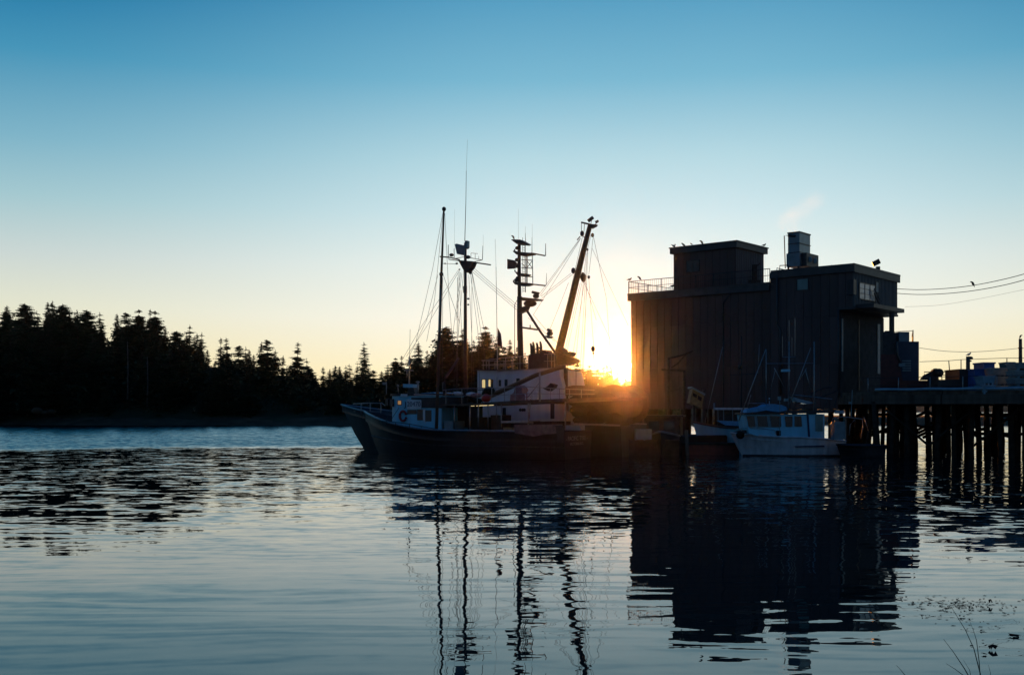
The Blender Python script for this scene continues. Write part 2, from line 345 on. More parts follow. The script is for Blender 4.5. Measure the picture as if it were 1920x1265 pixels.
# ------------------------------------------------------------------ forest
def conifer(seed, H, rad, sparse=0.0, topbare=0.0, pw=1.0, droop=.35, flat=False):
    rnd = random.Random(seed); tr = MB(); cr = MB()
    lean = (rnd.uniform(-.25, .25), rnd.uniform(-.25, .25))
    ax = lambda z: Vector((lean[0] * z / H + .08 * math.sin(z * .6 + seed), lean[1] * z / H, z))
    tr.tube([ax(H * i / 7) for i in range(8)], H * .014, .02, 6)
    z = H * .12
    while z < H * .985:
        u = 1 - z / H
        prof = (u ** pw) * (1 - max(0, (u - .75)) * 1.4)
        if flat: prof = min(prof + .16 * min(1, u * 4), .75)
        base = rad * prof * rnd.uniform(.75, 1.25) * 1.25 + .30
        nb = rnd.randint(6, 10)
        if rnd.random() > sparse * (1 if u < .5 else .5):
            a0 = rnd.uniform(0, 6.28)
            for k in range(nb):
                if rnd.random() < sparse * .5: continue
                a = a0 + 6.283 * k / nb + rnd.uniform(-.4, .4); L = base * rnd.uniform(.4, 1.3)
                d = Vector((math.cos(a), math.sin(a), 0)); e = Vector((-d.y, d.x, 0)); p0 = ax(z + rnd.uniform(-.5, .5) * H * .022)
                dr = droop * rnd.uniform(.5, 1.4); segs = 4
                pts = [p0 + d * L * t - Vector((0, 0, dr * L * t * (1.3 - t * .9))) for t in [i / segs for i in range(segs + 1)]]
                tr.tube([pts[0], pts[2], pts[4]], .03 + L * .008, .008, 3)
                for i in range(segs + 1):
                    t = i / segs; w = L * .42 * (1 - t * .6) * rnd.uniform(.6, 1.3) * (.5 if i == 0 else 1)
                    for sgn in (-1, 1):
                        q = pts[i]; tip = q + e * sgn * w + d * w * .55 + Vector((0, 0, rnd.uniform(-.75, .15) * w - .05))
                        th = w * .42
                        cr.add([q - d * th, q + d * th, tip, q - Vector((0, 0, th * 1.1))], [(0, 1, 2), (0, 2, 3), (1, 3, 2)])
                    if i == segs:
                        q = pts[i]; cr.add([q - e * .12, q + e * .12, q + d * w * 1.1], [(0, 1, 2)])
        z += max(.13, H * .017 * (1.25 - .6 * (z / H))) * rnd.uniform(.75, 1.3) + (topbare * .6 if u < .25 and rnd.random() < topbare else 0)
    t0 = ax(H * .95)
    for k in range(10):
        a = rnd.uniform(0, 6.28); q = t0 + Vector((0, 0, H * .05 * k / 10)); r = .32 * (1 - k / 12)
        cr.add([q, q + Vector((math.cos(a) * r, math.sin(a) * r, .12)), q + Vector((math.cos(a + .6) * r * .6, math.sin(a + .6) * r * .6, -.08))], [(0, 1, 2)])
    tm = tr.build('trunk', M_['bark']); cm = cr.build('crown', M_['needles'])
    out = (tm.data, cm.data, H)
    bpy.data.objects.remove(tm); bpy.data.objects.remove(cm); return out
PROTO = {
    'spire': [conifer(11, 16, 2.6, .05), conifer(12, 16, 2.3, .12), conifer(13, 16, 2.9, .08, 0, .9)],
    'broad': [conifer(21, 15, 3.9, .12, 0, .75, .25), conifer(22, 15, 3.6, .15, 0, .7, .2), conifer(23, 15, 3.3, .1, 0, .8, .3)],
    'ragged': [conifer(31, 17, 2.8, .3, .4, .8, .28), conifer(32, 17, 2.6, .25, .5, .7, .3), conifer(33, 17, 3.0, .35, .3, .85, .35)],
    'thin': [conifer(41, 18, 2.1, .18, .3, .75, .4), conifer(42, 18, 1.9, .15, .3, .8, .45)],
    'flat': [conifer(51, 15, 3.2, .3, .2, .6, .2, True), conifer(52, 15, 2.9, .35, .3, .6, .22, True)],
}
NTREE = [0]
def plant(px, topy, Y, h, kind, label, group, name='conifer_tree', wide=1.0):
    tm, cm, H = random.choice(PROTO[kind]); X = (px - 960) / FPX * Y
    top = EYE + (HZ - topy) / FPX * Y
    g = hill(X, Y) - .3 if Y > 170 else 0
    if h is None: h = top - g
    h = max(h, 3.0); base = top - h if top - h < g else g
    h = top - base
    r = bpy.data.objects.new(name, None); COL.objects.link(r); r.location = (X, Y, base); r.rotation_euler = (0, 0, random.uniform(0, 6.28))
    s = h / H; ws = max(.55, min(1.35, (s + .7) / 1.7)) * wide; r.scale = (ws, ws, s); tag(r, label, 'tree', group)
    for me, nm in ((tm, 'trunk'), (cm, 'crown')):
        o = bpy.data.objects.new(nm, me); COL.objects.link(o); o.parent = r
    NTREE[0] += 1; return r
SEGS = [(-200, 215, 'dark conifer in the tall forest block at the far left of the shore', 'conifers at the far left shore'),
        (215, 400, 'dark conifer where the forest steps down, left half of the shore', 'conifers where the forest steps down'),
        (400, 600, 'dark conifer in the lower stretch of forest left of the boats', 'conifers in the lower stretch of forest'),
        (600, 770, 'short dark conifer in the lowest treeline beside the boat bows', 'short conifers beside the boat bows'),
        (770, 1010, 'dark conifer on the small rise behind the boat masts', 'conifers behind the boat masts'),
        (1010, 1600, 'small dark conifer in the low treeline under the rising sun', 'small conifers under the sun')]
def seg(px):
    for a, b, l, g in SEGS:
        if px < b: return l, g
    return SEGS[-1][2], SEGS[-1][3]
NAMED = [  # px, top row, kind, label
    (10, 572, 'broad', 'broad dark conifer with a rounded top at the very left edge'),
    (47, 568, 'flat', 'tall conifer with tiered flat boughs, second from the left edge'),
    (72, 582, 'ragged', 'thin ragged conifer between two bushy crowns near the left edge'),
    (100, 563, 'spire', 'tallest pointed conifer on the left skyline'),
    (116, 569, 'flat', 'conifer with boughs swept to the right beside the tallest one'),
    (90, 566, 'spire', 'pointed conifer touching the left side of the tallest one'),
    (145, 580, 'ragged', 'slim conifer with open tip left of a flat topped crown'),
    (164, 580, 'flat', 'flat topped conifer between two slim tips on the left skyline'),
    (187, 584, 'thin', 'narrow conifer spike just before the first gap in the skyline'),
    (220, 588, 'spire', 'pointed conifer just right of the first gap in the skyline'),
    (238, 585, 'broad', 'round headed conifer left of the dense twin crowns'),
    (258, 579, 'broad', 'dense bushy conifer, left of the twin crowns'),
    (283, 579, 'thin', 'spiky conifer tip between two dense crowns'),
    (293, 582, 'broad', 'wide conifer closing the high block before the skyline drops'),
    (309, 613, 'spire', 'low conifer right after the high block drops'),
    (331, 619, 'flat', 'small umbrella topped conifer in the dip before the next crown'),
    (354, 608, 'ragged', 'layered conifer standing highest after the dip'),
    (369, 624, 'spire', 'short conifer tucked right of the layered one'),
    (378, 622, 'thin', 'needle thin conifer tip at the end of the high forest'),
    (412, 632, 'thin', 'very thin spire conifer, first of the pair past the slope'),
    (427, 632, 'ragged', 'open branched conifer, second of the pair past the slope'),
    (446, 647, 'broad', 'low bushy conifer right of the open branched pair'),
    (460, 649, 'thin', 'thin conifer tip just left of a dense round crown'),
    (468, 655, 'spire', 'dense dark conifer cone in the lower forest'),
    (489, 640, 'spire', 'left tree of the close conifer pair mid shore'),
    (503, 636, 'broad', 'right taller tree of the close conifer pair mid shore'),
    (515, 654, 'thin', 'drooping conifer leaning off the mid shore pair'),
    (530, 666, 'spire', 'small pointed conifer in the notch mid shore'),
    (556, 640, 'ragged', 'lone tall layered conifer rising over low forest mid shore'),
    (576, 671, 'thin', 'small spike conifer right of the lone layered one'),
    (682, 640, 'thin', 'solitary very tall thin conifer left of the boat bows'),
    (784, 639, 'ragged', 'open conifer at the left foot of the rise behind the masts'),
    (835, 611, 'flat', 'tall layered conifer directly right of the first mast'),
    (866, 615, 'ragged', 'layered conifer directly behind the second mast'),
    (912, 611, 'broad', 'tall bushy conifer between the second and third masts'),
    (1140, 683, 'thin', 'small spike conifer beside the sun'),
]
for i, (px, ty, kd, lb) in enumerate(NAMED):
    Yt = random.uniform(196, 214)
    plant(px, ty, Yt, random.uniform(14, 17) * (1 if px < 600 else .8), kd, lb, 'single conifers on the skyline')
px = -60
while px < 1260:                                  # skyline fillers just under the named tops
    l, g = seg(px)
    kd = random.choice(['spire', 'spire', 'broad', 'ragged', 'thin'])
    plant(px, sky_y(px) + random.uniform(12, 34) if px < 600 or 760 < px < 1000 else sky_y(px) + random.uniform(-3, 10), random.uniform(198, 222), random.uniform(11, 17) * (1 if px < 600 else .7), kd, l, g)
    px += random.uniform(9, 16)
for i in range(150):                              # front rows filling down to the shore
    px = random.uniform(-70, 1260) if i < 130 else random.uniform(600, 1200); Yt = random.uniform(188, 204)
    base_y = 790; t = sky_y(px); l, g = seg(px)
    plant(px, t + (base_y - t) * random.uniform(.12, .62), Yt, random.uniform(9, 15) * (1 if px < 600 else .75), random.choice(['spire', 'broad', 'broad', 'spire', 'ragged']), 'lower slope tree: ' + l.replace('dark ', ''), g + ', lower slope', wide=1.1)
# understorey along the shore: nobody could count it
us = MB()
for i in range(9000):
    px = random.uniform(-80, 1300); t = random.uniform(7, 30); k = (px - 960) / FPX
    Y = 182 + t; X = k * Y; Y = shore_y(X) + t
    if t > 18: continue
    z = hill(X, Y) + random.uniform(0, 1) ** 1.5 * (1.6 + min(5, max(0, ridge(px) - 9) * .6)); s = random.uniform(.2, .5)
    a = random.uniform(0, 6.28); b = random.uniform(-.8, .8)
    d = Vector((math.cos(a), math.sin(a), b)) * s; e = Vector((-math.sin(a), math.cos(a), random.uniform(-.5, .9))) * s * .7
    c = Vector((X, Y, z)); us.add([c - d, c - e, c + d, c + e], [(0, 1, 2, 3)])
us.build('undergrowth', M_['needles'], kind='stuff')
# the wood goes on round the bay, left of the frame
fw = MB(); rd = random.Random(9)
for i in range(190):
    px = rd.uniform(-1500, -75); k = (px - 960) / FPX; Y = rd.uniform(188, 222); X = k * Y; b0 = hill(X, Y) - .5; h = rd.uniform(9, 15)
    if X < -330: continue
    z = b0; r0 = h * .2
    while z < b0 + h:
        u = 1 - (z - b0) / h; r_ = r0 * u + .15; a0 = rd.uniform(0, 6)
        for j in range(6):
            a = a0 + j * 1.047; L = r_ * rd.uniform(.6, 1.25); c, d = math.cos(a), math.sin(a)
            fw.add([(X, Y, z + .7), (X + c * L - d * L * .3, Y + d * L + c * L * .3, z - L * .3), (X + c * L * 1.15, Y + d * L * 1.15, z - L * .25), (X + c * L + d * L * .3, Y + d * L - c * L * .3, z - L * .3)], [(0, 1, 2, 3)])
        z += h * .05
fw.build('forest', M_['needles'], kind='stuff')
# pale bare trunks at the wood's edge
for px, y0, y1, lb in ((239, 640, 690, 'pale bare trunk showing below the round headed conifer'), (276, 668, 702, 'shorter pale broken trunk right of the tall bare one')):
    Yt = 189; mb = MB(); p = W(px, y1 + 60, Yt); q = W(px, y0, Yt); mb.tube([p, (p + q) / 2 + Vector((.1, 0, 0)), q], .16, .05)
    for k in range(4):
        c = p.lerp(q, .55 + .1 * k); mb.tube([c, c + Vector((random.uniform(-.8, .8), 0, .3))], .03, .01, 4)
    single(mb, 'dead_tree', M_['deadwood'], lb, 'dead tree')
rk = MB()
for (px, py, s) in ((70, 770, .8), (97, 772, .6), (84, 774, .5)):
    rk.ball(W(px, py, 186), s, (1.3, 1, .8), 7, 5)
single(rk, 'boulders', M_['sand'], 'pale boulders at the foot of the forest, far left shore', 'rock')
rk = MB()
rk.ball(W(633, 776, 188), 1.0, (2.6, 1, .45), 8, 5); rk.ball(W(650, 781, 187), .7, (1.5, 1, .5), 8, 5)
single(rk, 'rock_outcrop', M_['sand'], 'flat pale rock on the far shore beside the rear bow', 'rock')

# ------------------------------------------------------------------ fish plant building on the wharf
dA = Vector((-.763, .647)).normalized(); dB = Vector((-dA.y * -1, -dA.x)); dB = Vector((dA.y, -dA.x))
FA = Frame(22.3, 69.8, dA, dB)              # long wall, s runs left from the near corner, o into the building
FB = Frame(22.3, 69.8, dB, dA)              # end wall, s runs away to the right, o into the building
HR, HL, ZB = 12.3, 11.55, 2.9
S1, SM, SE, DEP = 1.0, FA.S(1447), FA.S(1183), 7.8
bld = thing('fish_plant_building', 'tall windowless brown metal clad fish plant standing on the wharf', 'building', (22.3, 69.8, 3.8))
core = MB()
FA.box(core, S1, SM, .06, DEP, ZB, HR - .02); FA.box(core, SM, SE, .06, DEP, ZB, HL - .02); FA.box(core, .06, S1, .06, DEP, 9.6, HR - .02)
core.build('wall', M_['clad'], bld)
pm = None
def panel(s0, s1, z0, z1):
    mb = MB(); e_ = random.uniform(0, .014); FA.box(mb, s0 + .012, s1 - .012, -e_, .055, z0, z1)
    mb.build('panel', M_[random.choice(('clad', 'clad', 'cladb') if s0 > SM - .2 else ('cladc', 'cladc', 'cladd'))], bld)
w = .61; a = S1
while a < SE - .05:
    b = min(a + w, SE); top = (HR if b <= SM + .3 else HL) - .42
    panel(a, b, ZB, 5.9); panel(a, b, 5.92, 9.0); panel(a, b, 9.02, top); a = b
panel(0, .5, 9.6, HR - .42); panel(.5, 1.0, 9.6, HR - .42)
rb = MB(); k = .1
while k < DEP: FB.box(rb, k, k + .12, -.05, .0, 9.62, HR - .42); k += .25
rb.build('siding_rib', M_['clad2'], bld, 'stuff')
core = MB(); FB.box(core, 0, DEP, 0, .06, 9.6, HR - .03); core.build('end_wall', M_['clad2'], bld)
def fascia(fr, s0, s1, o0, o1, z, h, name='fascia'):
    mb = MB(); fr.box(mb, s0, s1, o0, o1, z - h, z); return mb.build(name, M_['trim'], bld)
roof = MB(); FA.box(roof, -.18, SM, -.18, DEP + .18, HR - .015, HR + .12); FA.box(roof, SM + .003, SE + .2, -.2, DEP + .2, HL - .015, HL + .1); roof.build('roof', M_['trim'], bld)
fascia(FA, -.18, SM + .1, -.16, -.002, HR - .02, .40); fascia(FB, 0, DEP + .18, -.16, -.06, HR - .02, .42)
fascia(FA, SM + .12, SE + .2, -.18, -.002, HL - .02, .44); fascia(FA, SE + .002, SE + .18, .01, DEP, HL - .02, .44)
# overhang soffit, canopy and its post
mb = MB(); FA.box(mb, -.08, S1, -.08, DEP, 9.45, 9.598); mb.build('soffit', M_['trim'], bld)
cz = 9.78
cn = MB(); FB.box(cn, .4, 5.8, -1.25, -.07, cz - .26, cz); cn.build('canopy', M_['trim'], bld)
mb = MB(); p = FB.P(1672, 600, -1.0); mb.box((p.x - .13, p.y - .13, 3.8), (p.x + .13, p.y + .13, cz - .3)); mb.build('post', M_['steel'], bld)
# recessed lower end wall: door frames and panels
mb = MB(); FB.box(mb, .3, DEP, 1.0 - .05, 1.0 - .004, 3.8, 9.4); mb.build('lower_wall', mat('matt_grey_door_board', (.07, .07, .07), .95, 0, .2, 2), bld)
for s0, s1, nm in ((.38, .55, 'door_frame'), (6.5, 6.95, 'door_frame')):
    mb = MB(); FB.box(mb, s0, s1, .88, .945, 5.4, 8.9); mb.build(nm, M_['greyp'], bld)
mb = MB(); FB.box(mb, 3.2, 3.3, .90, .945, 4.2, 9.0); mb.build('door_seam', M_['trim'], bld)
# small windows
def window(fr, x0, x1, y0, y1, o, root, glass, cols=1, rows=1, fw=.05, dep=.05):
    s0, s1 = sorted((fr.S(x0, o), fr.S(x1, o))); zt = fr.Z(x0, y0, o); zb = fr.Z(x0, y1, o)
    f = MB()
    fr.box(f, s0 - fw, s1 + fw, o - dep, o - .002, zt, zt + fw); fr.box(f, s0 - fw, s1 + fw, o - dep, o - .002, zb - fw, zb)
    fr.box(f, s0 - fw, s0, o - dep, o - .002, zb, zt); fr.box(f, s1, s1 + fw, o - dep, o - .002, zb, zt)
    for i in range(1, cols): c = s0 + (s1 - s0) * i / cols; fr.box(f, c - fw * .4, c + fw * .4, o - dep, o - .002, zb, zt)
    for i in range(1, rows): c = zb + (zt - zb) * i / rows; fr.box(f, s0, s1, o - dep * .9, o - .002, c - fw * .3, c + fw * .3)
    w = f.build('window', M_['steel'], root)
    for i in range(cols):
        g = MB(); q0 = s0 + (s1 - s0) * i / cols; q1 = s0 + (s1 - s0) * (i + 1) / cols; fr.box(g, q0 + .01, q1 - .01, o - dep * .5, o - .003, zb, zt); sub(g, 'pane', glass, w, root)
    return w
window(FA, 1495, 1515, 524, 544, 0, bld, M_['teal'])
# blue-grey sign behind bars, modelled as a window with sky-tinted panes; slim window beside
window(FB, 1611, 1640, 530, 559, -.06, bld, M_['skyglass'], 3, 3, .05)
window(FB, 1641.5, 1647, 529, 547, -.06, bld, M_['greyp'], 1, 2, .03)
mb = MB(); FB.box(mb, FB.S(1600.6, -.5), FB.S(1606, -.5), -.5, -.06, FB.Z(1602, 556), FB.Z(1602, 528)); mb.build('air_conditioner', M_['steel'], bld)
mb = MB(); q = [FB.P(1639, 550, -.25), FB.P(1650, 572, -.25)]; mb.tube(q, .05); mb.tube([v + Vector((0, 0, .35)) for v in q], .03)
for t in (0, .33, .66, 1): c = q[0].lerp(q[1], t); mb.tube([c, c + Vector((0, 0, .35))], .02)
mb.build('stair_rail', M_['steel'], bld)
# pipes on the long wall
for pts, r in (([(1457, 512), (1457, 608), (1463, 618), (1463, 740)], .07), ([(1374, 543), (1356, 568), (1356, 755)], .05), ([(1572, 580), (1572, 745)], .06)):
    mb = MB(); mb.tube([FA.P(x, y, -.12) for x, y in pts], r); mb.build('pipe', M_['trim'], bld)
# rail round the lower roof
def rail(fr, s0, s1, o, z, h, root, step=1.4, mid=True, bal=True, r=.028, name='handrail'):
    m = MB(); m.tube([fr.at(s0, o, z + h), fr.at(s1, o, z + h)], r)
    if mid: m.tube([fr.at(s0, o, z + h * .5), fr.at(s1, o, z + h * .5)], r * .7)
    rl = m.build(name, M_['steel'], root); n = max(1, round(abs(s1 - s0) / step))
    for i in range(n + 1):
        c = s0 + (s1 - s0) * i / n; q = MB(); q.tube([fr.at(c, o, z), fr.at(c, o, z + h)], r); q.build('rail_post', M_['steel'], root)
    if bal:
        b = MB(); k = min(s0, s1)
        while k < max(s0, s1): b.tube([fr.at(k, o, z + .04), fr.at(k, o, z + h)], .009, None, 3); k += .17
        b.build('balusters', M_['steel'], root, 'stuff')
rail(FA, SM + .1, SE + .15, -.1, HL + .1, .92, bld)
rail(FB, 0, DEP, 0, 0, 0, bld) if False else None
FL = Frame(*(FA.at(SE + .12, 0, 0).xy), dB, dA)
rail(FL, -.1, DEP, 0, HL + .1, .92, bld)
# penthouse
O1 = 1.0
P0, P1 = FA.S(1379, O1), FA.S(1263.5, O1); PT = FA.Z(1379, 453, O1)
FPb = Frame(*(FA.at(P0, O1, 0).xy), dB, dA); PD = FPb.S(1432)
ph = thing('roof_penthouse', 'small flat roofed box room standing on the left roof of the plant', 'rooftop room', (*FA.at(P0, O1, 0).xy, HL + .1))
mb = MB(); FA.box(mb, P0, P1, O1, O1 + PD, HL + .1, PT - .1); mb.build('wall', M_['clad'], ph)
k = P0 + .02
while k < P1 - .1:
    mb = MB(); FA.box(mb, k, min(k + .59, P1), O1 - .03, O1 - .001, HL + .12, PT - .45); mb.build('panel', M_['clad'], ph); k += .61
mb = MB(); k = .06
while k < PD - .1: FPb.box(mb, k, k + .13, -.05, 0, HL + .12, PT - .5); k += .27
mb.build('siding_rib', M_['clad2'], ph, 'stuff')
mb = MB(); FA.box(mb, P0 - .28, P1 + .28, O1 - .28, O1 + PD + .28, PT - .02, PT + .06); FA.box(mb, P0 - .22, P1 + .22, O1 - .22, O1 + PD + .22, PT - .42, PT - .02); mb.build('roof', M_['trim'], ph)
window(FA, 1288, 1310.5, 490, 510, O1 - .03, ph, M_['glass'], 2)
mb = MB(); p = FPb.P(1415, 526, -.3); mb.box((p.x - .5, p.y - .25, HL + .1), (p.x + .35, p.y + .2, HL + .75)); mb.box((p.x - .15, p.y - .1, HL + .7), (p.x + .15, p.y + .1, HL + 1.9))
for k in range(6): mb.tube([(p.x, p.y, HL + 1.2 + .1 * k), (p.x + random.uniform(-.6, .6), p.y, HL + 1.5 + .1 * k)], .05)
single(mb, 'roof_machine', M_['rust'], 'dark clutter of roof machinery in front of the ribbed penthouse wall', 'machine')
# cooling tower on legs
ct = thing('cooling_tower', 'tall blue grey cooling tower on short legs on the right roof', 'cooling tower', (*FA.at(3.2, 1.2, 0).xy, HR + .12))
T0 = FA.S(1499, .9); T1 = FA.S(1477.5, .9); FT = Frame(*(FA.at(T0, .9, 0).xy), dB, dA); TD = FT.S(1519)
zt, zl, zb0 = FA.Z(1499, 436, .9), FA.Z(1499, 474, .9), FA.Z(1499, 499, .9)
mb = MB(); FA.box(mb, T0, T1, .9, .9 + TD, zl - .3, zt); mb.build('casing', M_['tank'], ct)
mb = MB(); FA.box(mb, T0 - .04, T1 + .04, .86, .94 + TD, zt, zt + .09); mb.build('cap', M_['steel'], ct)
mb = MB(); FA.box(mb, T0 - .1, T1 + .03, .72, .95 + TD, zb0, zl); mb.build('basin', M_['tank'], ct)
mb = MB(); FT.box(mb, .05, TD + .25, -.5, -.12, zb0, zl - .02); mb.build('fan_housing', M_['steel'], ct)
for zz in (zt - .75, zl + .03):
    mb = MB(); FT.box(mb, -.02, TD + .03, -.035, -.003, zz, zz + .06); FA.box(mb, T0, T1, .865, .897, zz, zz + .05); mb.build('seam', M_['steel'], ct)
for q in (.12, TD * .55):
    mb = MB(); c = FT.at(q + .35, -.515, (zb0 + zl) / 2); mb.ball(c, .2, (1, .25, 1), 10, 6); mb.build('fan_cap', M_['greyp'], ct)
for s_, o_ in ((T0 + .05, .8), (T1 - .05, .8), (T0 + .05, .85 + TD), (T1 - .05, .85 + TD)):
    mb = MB(); FA.box(mb, s_ - .05, s_ + .05, o_, o_ + .1, HR + .12, zb0); mb.build('leg', M_['steel'], ct)
mb = MB(); mb.tube([FA.P(1478, 441, .85), FA.P(1470.5, 442, .85), FA.P(1472.5, 503, .85)], .035); mb.build('pipe', M_['steel'], ct)
mb = MB(); c = FA.P(1487, 441.5, .85); mb.tube([c + Vector((-.35, 0, 0)), c + Vector((.3, 0, -.05))], .09); mb.build('pipe', M_['steel'], ct)
mb = MB()
mb.tube([FA.P(1462, 508, .6), FA.P(1462, 498, .6), FA.P(1478, 497, .6), FA.P(1478, 505, .6)], .035); mb.tube([FA.P(1456.5, 509, .5), FA.P(1456.5, 502.5, .5), FA.P(1472, 506, .5)], .03)
single(mb, 'roof_pipe_hoop', M_['steel'], 'bent pipe hoops on the roof left of the cooling tower', 'pipe')
mb = MB(); c = FB.P(1646, 505, .1); mb.box((c.x - .12, c.y - .12, HR + .1), (c.x + .12, c.y + .12, HR + .38))
d_ = Vector((.45, -.1, .22)); u_ = Vector((-.14, 0, .28)); t_ = Vector((.1, .35, 0)); b0 = c + Vector((-.28, 0, .28)); b0.z = HR + .42
mb.hexa([b0, b0 + d_, b0 + d_ + t_, b0 + t_], [b0 + u_, b0 + d_ + u_, b0 + d_ + u_ + t_, b0 + u_ + t_])
single(mb, 'floodlight', M_['steel'], 'dark tilted floodlight on the right edge of the main roof', 'floodlight')

# ------------------------------------------------------------------ wharf
ZD = 3.8
wh = thing('wharf', 'long timber wharf on closely set dark piles, right side', 'wharf', (30, 66, 0))
edge = [FA.at(SE + .8, .25, 0).xy, FA.at(1.0, .25, 0).xy, Vector((22.0, 66.6)), Vector((33, 57.6)), Vector((60, 52)), Vector((64, 84)), FA.at(SE + .8, DEP + 3, 0).xy]
def slab(mb, poly, z0, z1):
    n = len(poly); mb.add([(p.x, p.y, z0) for p in poly] + [(p.x, p.y, z1) for p in poly], [tuple(range(n))[::-1], tuple(range(n, 2 * n))] + [(i, (i + 1) % n, (i + 1) % n + n, i + n) for i in range(n)])
mb = MB(); slab(mb, edge, 3.42, ZD); mb.build('deck', M_['wood'], wh)
def along(a, b, z0, z1, t, off=0.0):
    mb = MB(); d = (b - a).normalized(); nn = Vector((d.y, -d.x)); a2 = a + nn * off; b2 = b + nn * off
    q = [a2, b2, b2 + nn * t, a2 + nn * t]; return mb.hexa([(v.x, v.y, z0) for v in q], [(v.x, v.y, z1) for v in q])
for a, b in ((edge[1], edge[2]), (edge[2], edge[3]), (edge[3], edge[4])):
    L = (b - a).length; n = max(1, int(L / 4.5))
    for i in range(n):
        p, q = a.lerp(b, i / n), a.lerp(b, (i + 1) / n - .004)
        along(p, q, 3.22, 3.5, .16, .01).build('fascia_beam', M_['wood'], wh); along(p, q, 3.52, 3.78, .13, .02).build('fascia_beam', M_['wood'], wh)
        along(p, q, 3.81, 4.0, .2, -.25).build('kerb_timber', M_['wood'], wh)
piles = []
def pile(x, y, top, r=None, lean=0.0):
    mb = MB(); r = r or random.uniform(.13, .19); mb.tube([(x + random.uniform(-.1, .1), y, -2), (x, y, .6), (x + lean, y, top)], r * 1.1, r, 8); mb.build('pile', M_['pile'], wh)
for r_ in range(7):
    n = 31
    for i in range(n):
        t = (i + random.uniform(-.45, .45)) / n
        a, b = (edge[2], edge[4]); base = Vector((22.3, 66.0)).lerp(Vector((56, 52.8)), t) + Vector((.25, 1)) * (r_ * 2.7)
        pile(base.x + (.3 if r_ % 2 else 0), base.y + .3, 3.4, None, random.uniform(-.25, .25))
for o in (.6, 3.2, 5.8):
    k = .6
    while k < SE + .5:
        p = FA.at(k + random.uniform(-.15, .15), o, 0); pile(p.x, p.y, 3.2); k += 1.25 if o < 1 else 1.7
for i in range(14):
    a = Vector((23 + i * 2.3, 65.6 - i * .93)); mb = MB(); h = random.choice((-1, 1))
    mb.tube([(a.x, a.y + .1, .7 if h > 0 else 2.9), (a.x + 2.3, a.y - .83, 2.9 if h > 0 else .7)], .07, None, 4); mb.build('brace', M_['pile'], wh)
for k in range(7):
    mb = MB(); a = Vector((22.6, 66.6)) + Vector((.25, 1)) * (k * 2.7 + .3); b = Vector((56, 53.2)) + Vector((.25, 1)) * (k * 2.7 + .3)
    mb.tube([(a.x, a.y, 3.25), (b.x, b.y, 3.25)], .14, None, 4); mb.build('cap_beam', M_['pile'], wh)
for k in range(1, 7):
    for i in range(9):
        if random.random() < .12: continue
        a = Vector((22.6, 66.4)).lerp(Vector((52, 54.9)), i / 9) + Vector((.25, 1)) * (k * 2.7 + .55); b = a + Vector((3.3, -1.28)) * random.uniform(.9, 1.1)
        z0, z1 = random.choice(((2.7, 1.0), (1.0, 2.7), (2.5, 2.5), (1.3, 1.3), (1.9, .9))); mb = MB(); mb.tube([(a.x, a.y, z0), (b.x, b.y, z1)], .10, None, 4); mb.build('brace', M_['pile'], wh)
mb = MB(); mb.tube([FA.at(SE - 9, -.2, 2.75), FA.at(1.2, -.2, 2.75)], .12, None, 5); mb.build('waler', M_['wood'], wh)
# fender piles with pale bands
for px, y0, Y, lb in ((1290, 806, 67, 'leaning pale fender pile at the left end of the small float'), (1322, 730, 74, 'upright thin pile against the plant wall behind the cabin boat'),):
    mb = MB(); b = W(px, 862, Y); t = W(px - 3, y0, Y); mb.tube([(b.x, b.y, -1.5), (t.x, t.y, t.z)], .13, .11, 8); single(mb, 'fender_pile', M_['wood'], lb, 'pile')
# wharf edge handrail
FW = Frame(edge[2].x, edge[2].y, (edge[3] - edge[2]).normalized(), Vector((.63, .77)).normalized())
hr = thing('wharf_handrail', 'thin metal handrail along the wharf edge', 'railing', (22.3, 66.6, ZD))
m = MB(); Lw = 24
ztop = ZD + 1.05
m.tube([(21.9, 67.8, ztop), FW.at(.1, .35, ztop), FW.at(13.5, .35, ztop)], .022); m.tube([FW.at(.1, .35, ZD + .55), FW.at(13.5, .35, ZD + .55)], .018); m.build('handrail', M_['steel'], hr)
for k in range(8):
    q = MB(); q.tube([FW.at(.1 + k * 1.9, .35, ZD), FW.at(.1 + k * 1.9, .35, ztop)], .028); q.build('rail_post', M_['alu'], hr)
# fat blue-grey hose / pipe lying along the deck edge
mb = MB(); pts = []
for i in range(26):
    x = 1641 + i * 12; y = 731 + (3 if 1760 < x < 1830 else 0) + math.sin(i * .8) * .6; s_ = FW.S(x, .0); p = FW.at(s_, .0, 0); p.z = 4.02 + .09; pts.append(p + Vector((0, 0, .015 * math.sin(i * .9))))
mb.tube(pts, .085, None, 8); single(mb, 'deck_pipe', M_['skyglass'], 'long pale blue pipe lying along the wharf edge', 'pipe')

# ------------------------------------------------------------------ gear on the wharf
def wbox(name, x0, x1, y0, Y, depth, m, label, cat, group=None, zb=ZD, lid=None, ribs=0, ang=0.0, parts=()):
    p0, p1 = W(x0, y0, Y), W(x1, y0, Y); zt = p0.z
    t = thing(name, label, cat, ((p0.x + p1.x) / 2, Y, zb), group)
    mb = MB(); mb.box((p0.x, Y, zb), (p1.x, Y + depth, zt)); body = mb.build('body', m, t)
    if lid:
        q = MB(); q.box((p0.x - .05, Y - .05, zt + .002), (p1.x + .05, Y + depth + .05, zt + lid)); q.build('lid', m, t)
    for i in range(ribs):
        z = zb + (zt - zb) * (i + 1) / (ribs + 1); q = MB(); q.box((p0.x + .08, Y - .04, z - .05), ((p0.x + p1.x) / 2 + .1, Y - .003, z + .03)); q.build('slot', M_['black'], t)
    return t
